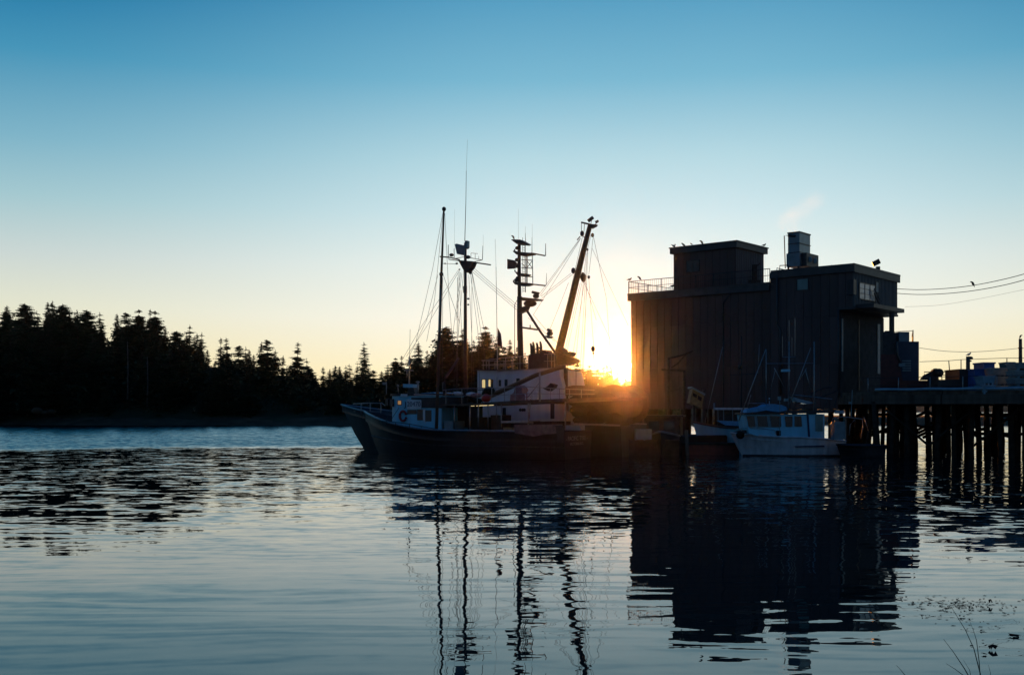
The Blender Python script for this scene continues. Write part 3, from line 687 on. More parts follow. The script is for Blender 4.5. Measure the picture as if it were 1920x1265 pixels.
# fish tote stacks, each tote its own thing
def totes(x0, x1, ytop, n, Y, m, desc, pos):
    p0, p1 = W(x0, ytop, Y), W(x1, ytop, Y); H = (p0.z - ZD) / n
    for k in range(n):
        z = ZD + k * H
        t = thing('fish_tote', '%s fish tote, %s, %s' % (desc, ('bottom of its stack', 'on top of its stack')[k == n - 1] if n < 3 or k in (0, n - 1) else 'middle of its stack', pos), 'fish tote', ((p0.x + p1.x) / 2, Y, z), 'fish totes on the wharf')
        w = p1.x - p0.x; mb = MB(); mb.hexa([(p0.x + .05, Y + .05, z + .1), (p1.x - .05, Y + .05, z + .1), (p1.x - .05, Y + 1.1, z + .1), (p0.x + .05, Y + 1.1, z + .1)], [(p0.x, Y, z + H - .09), (p1.x, Y, z + H - .09), (p1.x, Y + 1.15, z + H - .09), (p0.x, Y + 1.15, z + H - .09)])
        mb.build('body', m, t)
        q = MB(); q.box((p0.x - .03, Y - .03, z + H - .09), (p1.x + .03, Y + 1.18, z + H - .01)); q.build('rim', m, t)
        for a in (.12, .44, .76):
            q = MB(); q.box((p0.x + w * a, Y + .04, z), (p0.x + w * (a + .12), Y + 1.1, z + .1)); q.build('foot', m, t)
totes(1861, 1889, 689, 3, 64, M_['greyp'], 'grey green', 'right of the blue bin')
totes(1889, 1903, 678, 3, 66, M_['teal'], 'dull teal', 'at the back beside the pole')
totes(1903, 1945, 679, 4, 62, M_['greyp'], 'pale', 'in the rightmost stack')
totes(1843, 1866, 704, 2, 62, M_['skyglass'], 'pale blue', 'in front of the tall blue bin')
wbox('container', 1799, 1829, 693.5, 66, 2.2, M_['steel'], 'dark box container left of the blue bins', 'container', lid=.06)
wbox('blue_bin', 1828, 1845, 693, 65, 1.4, M_['bluep'], 'low bright blue bin beside the dark container', 'bin', lid=.05)
wbox('blue_bin', 1844, 1865, 682, 66, 1.4, M_['bluep'], 'tall bright blue bin with a flared rim and a white spot', 'bin', lid=.1)
wbox('low_container', 1758, 1800, 711.5, 64, 1.6, M_['hullblack'], 'low dark blue container under the open sky gap', 'container')
wbox('pallet_stack', 1700, 1762, 713, 66, 1.6, M_['redd'], 'low dark red bin behind the handrail', 'bin')
# ice tower: blue box with rails, shed and vent on top
it = thing('ice_tower', 'dark blue ice tower with railed top right of the plant', 'tower', (25.4, 70.5, ZD))
p0, p1 = W(1684, 640, 69), W(1723, 640, 69)
zt = p0.z
mb = MB(); mb.box((p0.x, 69, ZD), (p1.x, 71.6, zt)); mb.build('body', mat('navy_sheet', (.03, .045, .08), .55, .1, .2, 2), it)
q0, q1 = W(1685.5, 622, 69.4), W(1705, 637, 69.4); mb = MB(); mb.box((q0.x, 69.4, zt), (q1.x, 70.4, q0.z)); mb.build('top_shed', M_['tank'], it)
q0, q1 = W(1712, 618.5, 69.1), W(1723.5, 640, 69.1)
for i in range(5):
    mb = MB(); a = q0.x + (q1.x - q0.x) * i / 4; mb.tube([(a, 69.1 + .3 * i, zt), (a, 69.1 + .3 * i, q0.z - .06 * i)], .03); mb.build('rail_post', M_['steel'], it)
mb = MB(); mb.hexa([(q0.x, 69.1, zt + .1), (q1.x, 70.3, zt + .05), (q1.x, 70.36, zt + .05), (q0.x, 69.16, zt + .1)], [(q0.x, 69.1, q0.z), (q1.x, 70.3, q0.z - .3), (q1.x, 70.36, q0.z - .3), (q0.x, 69.16, q0.z)]); mb.build('louvre_screen', M_['steel'], it)
mb = MB(); mb.tube([(p0.x - .3, 69, q0.z - .12), (q0.x, 69.05, q0.z - .05)], .02); mb.tube([(p0.x - .3, 69, zt), (p0.x - .3, 69, q0.z - .12)], .03); mb.build('handrail', M_['steel'], it)
for k in range(5):
    mb = MB(); c = W(1692, 676 + k * 4.5, 68.96); c2 = W(1708, 676 + k * 4.5, 68.96); mb.box((c.x, 68.94, c.z - .06), (c2.x, 68.995, c.z + .03)); mb.build('louvre', M_['greyp'], it)
# dark loader machine under the canopy
mc = thing('loading_machine', 'bulky dark red and black machine under the canopy post', 'machine', (*W(1668, 740, 68.2).xy, ZD))
def blob(pxs, Y, dep, m, nm, root):
    mb = MB(); n = len(pxs); v = [W(x, y, Y) for x, y in pxs]; w_ = [p + Vector((dep * p.x / Y, dep, 0)) for p in v]
    mb.add(v + w_, [tuple(range(n)), tuple(range(2 * n - 1, n - 1, -1))] + [(i, i + n, (i + 1) % n + n, (i + 1) % n) for i in range(n)])
    mb.v = [(x, y, max(z, ZD)) for x, y, z in mb.v]; return mb.build(nm, m, root)
blob([(1655, 624), (1660, 620), (1674, 620), (1679, 624), (1680, 665), (1656, 665)], 68.2, 1.6, M_['steel'], 'hopper', mc)
blob([(1652, 664), (1683, 664), (1690, 700), (1700, 742), (1650, 742)], 68.0, 2.0, M_['redd'], 'chassis', mc)
mb = MB(); mb.tube([W(1681, 640, 68), W(1682, 665, 68), W(1688, 680, 68)], .08); mb.build('exhaust', M_['steel'], mc)
mb = MB(); mb.box(tuple(W(1687, 687, 67.8)), tuple(W(1697, 681, 67.8) + Vector((0, .5, 0)))); mb.build('lamp_box', M_['greyp'], mc)
# winch on a railed stand
wn = thing('deck_winch', 'dark winch with sloping boom on a railed stand beyond the tower', 'winch', (*W(1755, 740, 70).xy, ZD))
blob([(1724, 712), (1730, 704), (1752, 693), (1755, 690), (1760, 692), (1760, 712)], 70, .5, M_['steel'], 'boom', wn)
blob([(1749, 692), (1751, 690.5), (1756, 690.5), (1756, 695), (1760, 697), (1761, 703), (1755, 704), (1751, 700)], 69.9, .9, M_['rust'], 'drum_guard', wn)
mb = MB(); c = W(1757, 699, 70.2); mb.tube([c + Vector((0, -.4, 0)), c + Vector((0, .5, 0))], .28, None, 12); mb.build('drum', M_['rust'], wn)
mb = MB(); mb.tube([W(1733, 704, 70.6), W(1733, 697, 70.6), W(1777, 697.5, 70.6), W(1776, 741, 70.6)], .035); mb.tube([W(1766, 697, 70.6), W(1766, 741, 70.6)], .03); mb.tube([W(1758, 703, 70.6), W(1777, 703, 70.6)], .025); mb.build('handrail', M_['steel'], wn)
blob([(1757, 700), (1760, 706), (1762, 742), (1735, 742), (1740, 706)], 70.3, .8, M_['rust'], 'stand', wn)
# fence wire on posts, lamp post, power pole
fn = thing('wire_fence', 'thin wire strung on slim posts behind the bins', 'fence', (*W(1800, 740, 72).xy, ZD))
m = MB(); m.tube([W(1724, 678, 73), W(1779, 676, 72.5), W(1802, 674, 72), W(1888, 671, 71), W(1960, 671.5, 70)], .018, None, 4); m.build('wire', M_['rope'], fn)
for x, y, xb in ((1779, 676, 1784), (1802, 674, 1802), (1888, 671, 1888), (1960, 671, 1960)):
    q = MB(); q.tube([(W(xb, 740, 72).x, 72, ZD), W(x, y, 72)], .05, .03, 5); q.build('fence_post', M_['steel'], fn)
q = MB(); q.tube([W(1781, 706, 72), W(1788, 712, 72)], .03, None, 4); q.build('stay', M_['steel'], fn)
lp = thing('lamp_post', 'stout short post with a lamp and a perched gull above the dark container', 'lamp post', (*W(1815, 740, 69).xy, ZD))
b = W(1815, 740, 69); t = W(1815, 668, 69); mb = MB(); mb.tube([(b.x, b.y, ZD), t], .15, .13, 8); mb.build('post', M_['wood'], lp)
mb = MB(); c = W(1819.5, 671, 69); mb.ball(c, .14, (1.3, 1, .8)); mb.ball(W(1819, 676.5, 69), .09, (1.2, 1, .6)); mb.build('lamp', M_['steel'], lp)
pp = thing('utility_pole', 'tall dark utility pole with a bird on top, far right', 'utility pole', (*W(1913.5, 740, 80).xy, ZD))
b = W(1913.5, 740, 80); t = W(1913.2, 635, 80); mb = MB(); mb.tube([(b.x, b.y, ZD), t], .17, .12, 8); mb.build('pole', M_['wood'], pp)
mb = MB(); mb.tube([W(1909, 652.5, 80), W(1917, 652.5, 80)], .05); mb.build('insulator_arm', M_['steel'], pp)
def wire(pts, Ys, label, r=.02, sag=None):
    mb = MB(); P = [W(x, y, Y) for (x, y), Y in zip(pts, Ys)]; out = []
    for i in range(len(P) - 1):
        p0 = P[max(i - 1, 0)]; p1 = P[i]; p2 = P[i + 1]; p3 = P[min(i + 2, len(P) - 1)]
        for k in range(8):
            t = k / 8; out.append(.5 * ((2 * p1) + (-p0 + p2) * t + (2 * p0 - 5 * p1 + 4 * p2 - p3) * t * t + (-p0 + 3 * p1 - 3 * p2 + p3) * t ** 3))
    out.append(P[-1]); mb.tube(out, r, None, 4); return single(mb, 'power_line', M_['rope'], label, 'power line', 'power lines', org=tuple(out[0]))
wire([(1676, 541), (1720, 543), (1770, 541), (1824, 535), (1880, 524), (1930, 511), (1990, 494)], [76, 72, 68, 64, 60, 56, 52], 'upper power line leaving the plant with a bird sitting on it')
wire([(1676, 549.5), (1720, 552), (1770, 550.5), (1824, 545), (1880, 535), (1930, 522), (1990, 503)], [76, 72, 68, 64, 60, 56, 52], 'second power line just below the one with the bird')
wire([(1697, 575), (1760, 572), (1830, 561), (1900, 547), (1960, 535)], [76, 74, 72, 70, 68], 'faint third power line below the upper pair', .007)
wire([(1724, 652), (1770, 658), (1815, 659.5), (1860, 657.5), (1913, 652.5)], [74, 76, 77, 78, 80], 'low sagging line from the blue tower to the utility pole', .016)
wire([(1913, 652.5), (1945, 654), (1990, 655)], [80, 79, 78], 'short line running right from the utility pole', .016)

# ------------------------------------------------------------------ boats
def hull(fr, L, hb, over, zbow, zmid, zstern, m, root, mdeck, free=.55, trans=.82, low=None, rub=None, cap=None):
    n = 22; rows = []
    def hbk(t): return hb * (1 - (1 - min(1, t / .42)) ** 2.4) * (1 - (1 - trans) * max(0, (t - .55) / .45) ** 1.5) if t < 1 else hb * trans
    def hbw(t): return hb * .93 * (1 - (1 - min(1, t / .55)) ** 1.45) * (1 - (1 - trans * .92) * max(0, (t - .5) / .5) ** 1.5)
    def zd(t):
        if t < .45: u = 1 - t / .45; return zmid + (zbow - zmid) * u ** 1.7
        return zmid + (zstern - zmid) * ((t - .45) / .55) ** 1.5
    mb = MB(); st = []
    for i in range(n + 1):
        t = (i / n) ** 1.25; s0 = t * L; f = (1 - t) ** 3
        z = zd(t); sec = []
        for k, (zf, wf) in enumerate(((-.9, 'k'), (0, 0), (.35, .35), (.7, .7), (1, 1))):
            if wf == 'k': w_ = hbw(t) * .55; zz = -.8; sh = over * f * -.25
            else: w_ = hbw(t) + (hbk(t) - hbw(t)) * wf ** 1.6; zz = z * zf; sh = over * f * wf ** .85
            sec.append((s0 - sh, w_ + .02, zz))
        st.append(sec)
    m5 = 5
    for sgn in (-1, 1):
        vs = [fr.at(a, sgn * w_, z) for sec in st for a, w_, z in sec]
        fs = []
        for i in range(n):
            for k in range(4):
                q = (i * m5 + k, (i + 1) * m5 + k, (i + 1) * m5 + k + 1, i * m5 + k + 1); fs.append(q if sgn < 0 else q[::-1])
        mb.add(vs, fs, True)
    lst = st[-1]; mb.add([fr.at(a, -w_, z) for a, w_, z in lst] + [fr.at(a, w_, z) for a, w_, z in lst], [(k, k + 5, k + 6, k + 1) for k in range(4)])
    # inner bulwark
    for sgn in (-1, 1):
        vs = []
        for sec in st: a, w_, z = sec[4]; vs += [fr.at(a, sgn * w_, z), fr.at(a + .05, sgn * max(w_ - .08, 0), z), fr.at(a + .05, sgn * max(w_ - .08, 0), z - free)]
        mb.add(vs, [(i * 3 + k, (i + 1) * 3 + k, (i + 1) * 3 + k + 1, i * 3 + k + 1) for i in range(n) for k in (0, 1)], True)
    mb.build('hull', m, root)
    dk = MB(); dk.add([fr.at(sec[4][0] + .05, sg * max(sec[4][1] - .08, 0), sec[4][2] - free) for sec in st for sg in (-1, 1)], [(2 * i, 2 * i + 1, 2 * i + 3, 2 * i + 2) for i in range(n)]); dk.build('deck', mdeck, root)
    for sgn in (-1, 1):
        c = MB(); c.tube([fr.at(sec[4][0], sgn * sec[4][1], sec[4][2] + .02) for sec in st], .07, .06, 5); c.build('cap_rail', cap or m, root)
        if rub:
            cap = M_['steel']; c = MB(); c.tube([fr.at(sec[2][0] + (sec[3][0] - sec[2][0]) * rub, sgn * (sec[2][1] + (sec[3][1] - sec[2][1]) * rub + .02), sec[2][2] + (sec[3][2] - sec[2][2]) * rub) for sec in st], .05, .05, 5); c.build('rub_rail', cap or m, root)
    return st
d1 = Vector((.899, -.438)).normalized(); n1 = Vector((.438, .899)).normalized()

# ---- rear seiner (farther of the two big boats)
F2 = Frame(-10.5, 76, d1, n1)
b2 = thing('seine_boat', 'large dark green seine boat moored behind, tall lattice mast and long boom', 'fishing boat', (-2, 71.5, 0))
hull(F2, 20.2, 3.0, 2.0, 3.2, 2.1, 1.9, M_['hullgreen'], b2, M_['wood'], .5, cap=M_['alu'])
# bow rail
for o in (-1.6, 1.6):
    m = MB(); m.tube([F2.P(662, 757, o * .6), F2.P(690, 755.5, o), F2.P(716, 755.5, o), F2.P(722, 760, o)], .03); m.tube([F2.P(663, 771, o * .6), F2.P(690, 771, o), F2.P(716, 771.5, o)], .022); m.build('bow_rail', M_['alu'], b2)
for x in (677, 694, 714):
    m = MB(); m.tube([F2.P(x, 755.5, -1.6), F2.P(x, 782, -1.6)], .028); m.build('rail_post', M_['alu'], b2)
m = MB(); m.box(tuple(F2.P(675, 782, -1.2)), tuple(F2.P(686, 777, -1.2) + Vector((0, .5, 0)))); m.build('anchor_winch', M_['blue'], b2)
# superstructure
m = MB(); F2.prism(m, [(895, 693), (931, 694), (931, 760), (895, 760)], -2.0, 2.0); m.build('wheelhouse', M_['white'], b2)
m = MB(); F2.prism(m, [(893, 691.5), (934, 692.5), (934, 694.5), (893, 694)], -2.2, 2.2); m.build('wheelhouse_roof', M_['steel'], b2)
m = MB(); F2.prism(m, [(931.5, 697), (968, 695), (1020, 691), (1048, 692), (1055, 724), (1056, 752), (931.5, 757)], -1.9, 1.9); m.build('upper_house', M_['white'], b2)
m = MB(); F2.prism(m, [(931.5, 695.2), (968, 693.2), (1020, 689.2), (1050, 690.2), (1050, 692), (1020, 691), (968, 695), (931.5, 697)], -2.0, 2.0); m.build('house_roof', M_['alu'], b2)
m = MB(); F2.prism(m, [(905, 757.5), (1040, 757), (1040, 800), (905, 800)], -2.3, 2.3); m.build('deckhouse', M_['white'], b2)
for x0, x1 in ((904, 909.5), (916, 919.5)):
    f = MB(); F2.prism(f, [(x0 - 1, 710), (x1 + 1, 710), (x1 + 1, 728), (x0 - 1, 728)], -2.05, -2.004); w_ = f.build('window', M_['steel'], b2)
    f = MB(); F2.prism(f, [(x0, 711.5), (x1, 711.5), (x1, 726.5), (x0, 726.5)], -2.07, -2.052); sub(f, 'pane', M_['warmpane'], w_, b2)
f = MB(); F2.prism(f, [(921, 711), (924, 711), (924, 727), (921, 727)], -2.05, -2.004); f.build('window', M_['glass'], b2)
for x0, x1, y0, y1 in ((935, 939, 712, 724), (946, 951, 711, 724), (968, 974, 709, 722)):
    f = MB(); F2.prism(f, [(x0, y0), (x1, y0), (x1, y1), (x0, y1)], -1.96, -1.904); f.build('window', M_['glass'], b2)
for x in (976, 980.5, 984):
    f = MB(); c = F2.P(x, 768, -2.3); f.ball(c, .11, (1, .35, 1), 10, 6); f.build('porthole', M_['glass'], b2)
f = MB(); F2.prism(f, [(942, 764), (948, 764), (948, 786), (942, 786)], -2.36, -2.304); f.build('door', M_['glass'], b2)
f = MB(); F2.prism(f, [(1032, 757), (1039, 757), (1039, 785), (1032, 785)], -2.36, -2.304); f.build('door', M_['steel'], b2)
# roof rails
def prail(fr, root, top, bot, o, posts, r=.022, mat_='alu', mids=1, pr=None):
    m = MB(); m.tube([fr.P(x, y, o) for x, y in top], r, None, 5); m.build('handrail', M_[mat_], root)
    def yi(l, x):
        for (a, b), (c, d) in zip(l, l[1:]):
            if a <= x <= c: return b + (d - b) * (x - a) / (c - a)
        return l[-1][1] if x > l[-1][0] else l[0][1]
    for j in range(mids):
        f = (j + 1) / (mids + 1); m = MB(); m.tube([fr.P(x, yi(top, x) * (1 - f) + yi(bot, x) * f, o) for x, y in top], r * .75, None, 4); m.build('handrail', M_[mat_], root)
    for x in posts:
        m = MB(); m.tube([fr.P(x, yi(top, x), o), fr.P(x, yi(bot, x), o)], pr or r, None, 5); m.build('rail_post', M_[mat_], root)
prail(F2, b2, [(903, 675.5), (962, 669), (991, 667)], [(903, 693), (991, 694)], -1.9, (906, 917, 932, 948, 962, 975, 990))
prail(F2, b2, [(903, 676.5), (963, 676.5)], [(903, 693), (963, 693)], 1.6, (912, 928, 945, 960))
prail(F2, b2, [(1020, 664), (1040, 663)], [(1020, 690), (1040, 690)], -1.5, (1027, 1034, 1040))
# funnel casing with four exhaust pipes
m = MB(); F2.prism(m, [(991, 665), (1028, 660), (1031, 692), (990, 694)], -1.0, .8); m.build('funnel_casing', M_['steel'], b2)
m = MB(); F2.prism(m, [(1013, 656), (1023, 656), (1024, 661), (1013, 662)], -.6, .4); m.build('funnel_hood', M_['steel'], b2)
for x, y, o in ((995.5, 643.5, -.7), (1000, 641, -.3), (1007, 642.5, -.5), (1013.5, 640, 0)):
    m = MB(); m.tube([F2.P(x + 1.8, 664, o), F2.P(x + .5, y + 5, o), F2.P(x - .8, y, o)], .10, .055, 8); m.build('exhaust_pipe', M_['rust'], b2)
# main mast with ladder, platforms, lights, radar
m = MB(); m.tube([F2.P(977, 696), F2.P(975.5, 640), F2.P(974.5, 600), F2.P(974, 556)], .21, .17, 10); m.tube([F2.P(974, 558), F2.P(973.5, 500), F2.P(973.5, 452)], .13, .11, 10); m.build('mast', M_['steel'], b2)
def plate(pts, o0=-.35, o1=.35, nm='platform', mt='steel', root=None, fr=None):
    m = MB(); (fr or F2).prism(m, pts, o0, o1); return m.build(nm, M_[mt], root or b2)
plate([(958, 449.5), (961, 448.5), (975, 449), (988, 456), (984, 458), (968, 457)], nm='platform')
plate([(961, 471), (964, 469.5), (972, 472), (997, 474), (996, 476), (978, 479), (968, 477)])
plate([(964, 508), (967, 511), (988, 513), (985, 516), (970, 516)])
plate([(961, 528), (966, 528), (997, 531), (984, 535), (972, 535), (965, 533)])
plate([(972, 556), (988, 558), (1012, 560.5), (1008, 563), (984, 563), (972, 562)])
plate([(971, 578), (983, 574), (990, 570), (985, 582), (971, 588)], -.25, .25, 'bracket')
m = MB(); m.tube([F2.P(996, 474.5), F2.P(1022.5, 479.5)], .05); m.build('yard_arm', M_['steel'], b2)
m = MB(); m.tube([F2.P(990, 532), F2.P(1023, 535.5)], .05); m.build('yard_arm', M_['steel'], b2)
m = MB(); m.tube([F2.P(980, 614), F2.P(1008, 618)], .07); m.tube([F2.P(994, 609), F2.P(994, 617)], .04); m.build('yard_arm', M_['steel'], b2)
for x0, y0, x1, y1, r in ((1023, 479, 1023, 456.5, .03), (1024, 535, 1025, 512, .02), (997.5, 473, 997.6, 445, .022), (985.5, 456, 985, 437, .022), (972, 448, 972.2, 392, .007), (998, 445, 998, 420, .007), (980, 453, 980, 445, .02), (985, 437, 985.5, 424, .007)):
    m = MB(); m.tube([F2.P(x0, y0), F2.P(x1, y1)], r, r * .6, 5); m.build('antenna', M_['steel'], b2)
m = MB(); F2.prism(m, [(951, 485.5), (964, 488), (968, 493), (965, 503), (951, 504)], -.08, .08); m.tube([F2.P(960, 495), F2.P(972, 495)], .06); m.build('floodlight', M_['steel'], b2)
for x, y in ((970, 465), (969.5, 487), (970, 499), (971, 521), (968, 525)):
    m = MB(); m.ball(F2.P(x, y, -.1), .14, (1.1, 1, .9)); m.build('mast_lamp', M_['steel'], b2)
for x, y in ((965, 470), (965.5, 509), (963, 528)):
    m = MB(); m.tube([F2.P(x, y), F2.P(x, y - 3)], .05); m.build('mast_lamp', M_['steel'], b2)
# lattice
m = MB(); m.tube([F2.P(988, 476), F2.P(988, 532)], .05); m.tube([F2.P(998, 475), F2.P(999, 531)], .03); m.tube([F2.P(984.5, 457), F2.P(985, 548)], .035); m.tube([F2.P(980, 456), F2.P(980.5, 548)], .018)
for y in (488, 503, 519): m.tube([F2.P(978, y - 1), F2.P(998, y)], .03)
m.tube([F2.P(988, 489), F2.P(998, 502)], .022); m.tube([F2.P(998, 489), F2.P(988, 502)], .022); m.tube([F2.P(978, 494), F2.P(988, 503)], .022)
m.build('lattice', M_['steel'], b2)
m = MB()
for k in range(20): m.tube([F2.P(980.2, 460 + k * 4.5), F2.P(985, 460.2 + k * 4.5)], .012, None, 4)
m.build('ladder_rungs', M_['steel'], b2, 'stuff')
m = MB(); m.tube([F2.P(969.5, 578), F2.P(970, 638)], .014, None, 4)
for k in range(15): m.tube([F2.P(969.6, 580 + k * 4), F2.P(973, 580 + k * 4)], .010, None, 4)
m.build('ladder', M_['steel'], b2)
m = MB(); m.tube([F2.P(971, 560), F2.P(965, 571), F2.P(965, 670)], .028); m.build('conduit', M_['steel'], b2)
# radars
for (cx, cy, w_) in ((1005, 552, 8), (1031, 622, 5)):
    m = MB(); c = F2.P(cx, cy + 3); m.ball(c, .22, (1, 1, .75), 10, 6); m.ball(c + Vector((0, 0, -.25)), .16, (1.5, 1, .5)); m.build('radar_pedestal', M_['steel'], b2)
    m = MB(); m.tube([F2.P(cx - w_ * .9, cy - 4.5), F2.P(cx + w_ * .7, cy - 1.5)], .09, None, 8); m.build('radar_scanner', M_['steel'], b2)
m = MB(); m.tube([F2.P(1021, 631), F2.P(1030, 629)], .05); m.build('bracket', M_['steel'], b2)
m = MB(); c = F2.P(994, 569); m.ball(c, .28, (1.6, .8, .8), 10, 6); m.build('search_lamp', M_['steel'], b2)
m = MB(); m.tube([F2.P(984, 576), F2.P(1012, 620), F2.P(1041, 661)], .085, None, 8); m.build('mast_stay', M_['rust'], b2)
# boom, foot and gear
m = MB(); m.tube([F2.P(1046.5, 664), F2.P(1072, 560), F2.P(1092, 478), F2.P(1107, 420)], .26, .15, 10); m.build('boom', M_['rust'], b2)
plate([(1042, 655), (1047, 650), (1054, 655), (1056, 664), (1075, 672), (1079, 676), (1064, 684), (1045, 684)], -.45, .45, 'boom_foot', 'rust')
plate([(1062, 661), (1068, 659), (1074, 661), (1071, 668), (1064, 668)], -.3, .3, 'winch', 'rust')
plate([(1091, 510), (1095, 516), (1094, 524), (1091, 528), (1087, 520)], -.2, .2, 'bracket', 'rust')
plate([(1104, 420), (1118, 420.5), (1116, 424), (1108, 428)], -.15, .15, 'boom_head', 'steel')
m = MB(); m.tube([F2.P(1090, 417), F2.P(1110, 421.5)], .06); m.tube([F2.P(1090.2, 417), F2.P(1090.2, 434)], .02); m.tube([F2.P(1096, 418.5), F2.P(1095, 434)], .02); m.build('boom_arm', M_['steel'], b2)
m = MB(); m.tube([F2.P(1103, 414.5), F2.P(1112, 407.5)], .12, None, 8); m.tube([F2.P(1108, 419), F2.P(1110, 411)], .02); m.build('floodlight', M_['steel'], b2)
m = MB(); m.tube([F2.P(1117, 417), F2.P(1122, 414)], .1, .07, 8); m.tube([F2.P(1116, 421), F2.P(1118, 416)], .02); m.build('floodlight', M_['steel'], b2)
for x, y, r in ((1091.5, 438, .16), (1111, 441, .12), (1075, 507.5, .17), (1101.5, 468, .08), (1104, 519.5, .10), (1112, 654, .16), (1112.5, 662, .07)):
    m = MB(); m.ball(F2.P(x, y), r, (.85, .5, 1.2), 10, 6); m.build('pulley_block', M_['steel'], b2)
m = MB(); m.tube([F2.P(1082, 450), F2.P(1088, 443)], .035); m.tube([F2.P(1094, 443), F2.P(1098, 448)], .035); m.build('block_arm', M_['steel'], b2)
# tall whip antenna and flag at the wheelhouse
m = MB(); m.tube([F2.P(933, 695), F2.P(931.5, 600), F2.P(930, 500)], .025, .018, 5); m.tube([F2.P(930, 500), F2.P(928.5, 448)], .009, None, 4); m.build('whip_antenna', M_['alu'], b2)
m = MB(); a0 = F2.P(933, 613); w0 = F2.P(939, 634); vs = []
for i in range(7):
    for j in range(5):
        v = F2.P(933 + j * 1.6 + i * .6 * (j > 0), 614 + i * 5.5 + j * 3.0, -.05 + .12 * math.sin(i * 1.3 + j)); vs.append(v)
m.add(vs, [(i * 5 + j, i * 5 + j + 1, (i + 1) * 5 + j + 1, (i + 1) * 5 + j) for i in range(6) for j in range(4)], True); m.build('flag', M_['redd'], b2)
# rigging
def rig(fr, root, lines, r=.011):
    for l in lines:
        o = l[4] if len(l) > 4 else 0; o2 = l[5] if len(l) > 5 else o; p, q = fr.P(l[0], l[1], o), fr.P(l[2], l[3], o2); m = MB()
        sg = (p - q).length * .004; mid = (p + q) / 2 - Vector((0, 0, sg)); m.tube([p, mid, q], r, None, 4); m.build('rigging_line', M_['rope'], root)
rig(F2, b2, [(1088, 446, 1012, 550), (1087, 449, 1013, 554), (1089, 447, 1000, 590, .2), (1071, 512, 1014, 556), (1074, 514, 1012, 562),
             (1066, 530, 1022, 640, .3), (1093, 440, 1048, 640, -.2), (1100, 435, 1080, 540, -.3), (1112, 440, 1137, 560, 0, 1.0), (1137, 560, 1146, 690, 1.0), (1112, 446, 1104, 515), (1108, 440, 1102, 466),
             (1104, 522, 1113, 650), (1112, 656, 1115, 690), (1101, 470, 1088, 690), (1099, 475, 1078, 690), (1102, 470, 1094, 695, -.3), (1098, 530, 1118, 600, .4), (1094, 528, 1170, 690, 0, 2), (1092, 526, 1060, 672, .3),
             (1096, 528, 1070, 690, -.4), (1110, 465, 1178, 610, 0, 3), (1088, 530, 1052, 690, .5), (1100, 540, 1092, 690, .6), (970, 572, 888, 502, 0, 0), (969, 576, 886, 505, 0, 0), (968, 580, 884, 508), (990, 595, 1040, 640), (1000, 590, 1062, 662, .4)])
# stern gear: rails, net drum, net pile, power block
plate([(1057, 690), (1062, 690), (1064, 770), (1058, 770)], -1.4, -1.2, 'gantry_leg', 'rust'); plate([(1072, 700), (1078, 700), (1080, 770), (1073, 770)], 1.2, 1.4, 'gantry_leg', 'rust')
prail(F2, b2, [(1058, 692), (1102, 698)], [(1058, 740), (1102, 740)], -1.3, (1060, 1080, 1098), mids=0, mat_='rust')
plate([(1060, 725), (1075, 722), (1130, 724), (1132, 738), (1060, 742)], -1.6, 1.6, 'seine_platform', 'rust')
m = MB(); c0 = F2.P(1150, 758, -1.7); c1 = F2.P(1150, 758, -1.7) + Vector((n1.x, n1.y, 0)) * 3.2; m.tube([c0, c1], .85, None, 16)
for c in (c0, c1): m.tube([c, c + Vector((n1.x, n1.y, 0)) * .08], 1.25, None, 20)
m.build('net_drum', M_['net'], b2)
m = MB()
rr = random.Random(5)
for i in range(46):
    m.ball(F2.P(rr.uniform(1085, 1172), rr.uniform(741, 792), rr.uniform(-1.6, 1.4)), rr.uniform(.25, .6), (1.3, 1, .7), 8, 6)
m.build('net_pile', M_['net'], b2)
for i in range(10):
    m = MB(); m.ball(F2.P(rr.uniform(1095, 1135), rr.uniform(702, 745), -1.5), .05); m.build('deck_lamp' if i < 3 else 'cork_float', M_['white'], b2)
rig(F2, b2, [(1104, 722, 1170, 724, -1.5), (1102, 704, 1102, 745, -1.5), (1132, 700, 1134, 745, -1.5), (1146, 690, 1150, 745, 1)], .03)

# ---- front boat
F1 = Frame(-8.6, 69, d1, n1)
b1 = thing('fishing_boat', 'black hulled fishing boat in front with pale blue wheelhouse numbered 20470', 'fishing boat', (-2, 65.5, 0))
hull(F1, 13.9, 2.5, 1.1, 2.72, 1.62, 1.62, M_['hullblack'], b1, M_['wood'], .6, trans=.9, rub=.25, cap=M_['alu'])
OB = -1.75
s0, s1 = F1.S(725, OB), F1.S(826, OB); zr = F1.Z(724, 742, OB)
def ring(s, n=8):                              # rounded front
    pts = [(s1, OB), (s1, -OB)]
    for k in range(n + 1):
        a = math.pi / 2 * (1 - k / n); pts.append((s0 + 1.0 - 1.0 * math.cos(a) if False else s0 + 1.0 * (1 - math.cos(math.pi / 2 * k / n)) if False else s0 + .9 - .9 * math.sin(math.pi / 2 * k / n), -OB - .9 + .9 * math.cos(math.pi / 2 * k / n)))
    for k in range(n + 1):
        pts.append((s0 + .9 - .9 * math.cos(math.pi / 2 * k / n), OB + .9 - .9 * math.sin(math.pi / 2 * k / n)))
    return pts
def ext(pts, z0, z1, mb, grow=0.0):
    cx = (s0 + s1) / 2; P = [F1.at(cx + (a - cx) * (1 + grow), o * (1 + grow), z0) for a, o in pts]; Q = [Vector((p.x, p.y, z1)) for p in P]; n = len(P)
    return mb.add(P + Q, [tuple(range(n)), tuple(range(2 * n - 1, n - 1, -1))] + [(i, i + n, (i + 1) % n + n, (i + 1) % n) for i in range(n)])
mb = MB(); ext(ring(0), 1.5, zr, mb); mb.build('wheelhouse', M_['blue'], b1)
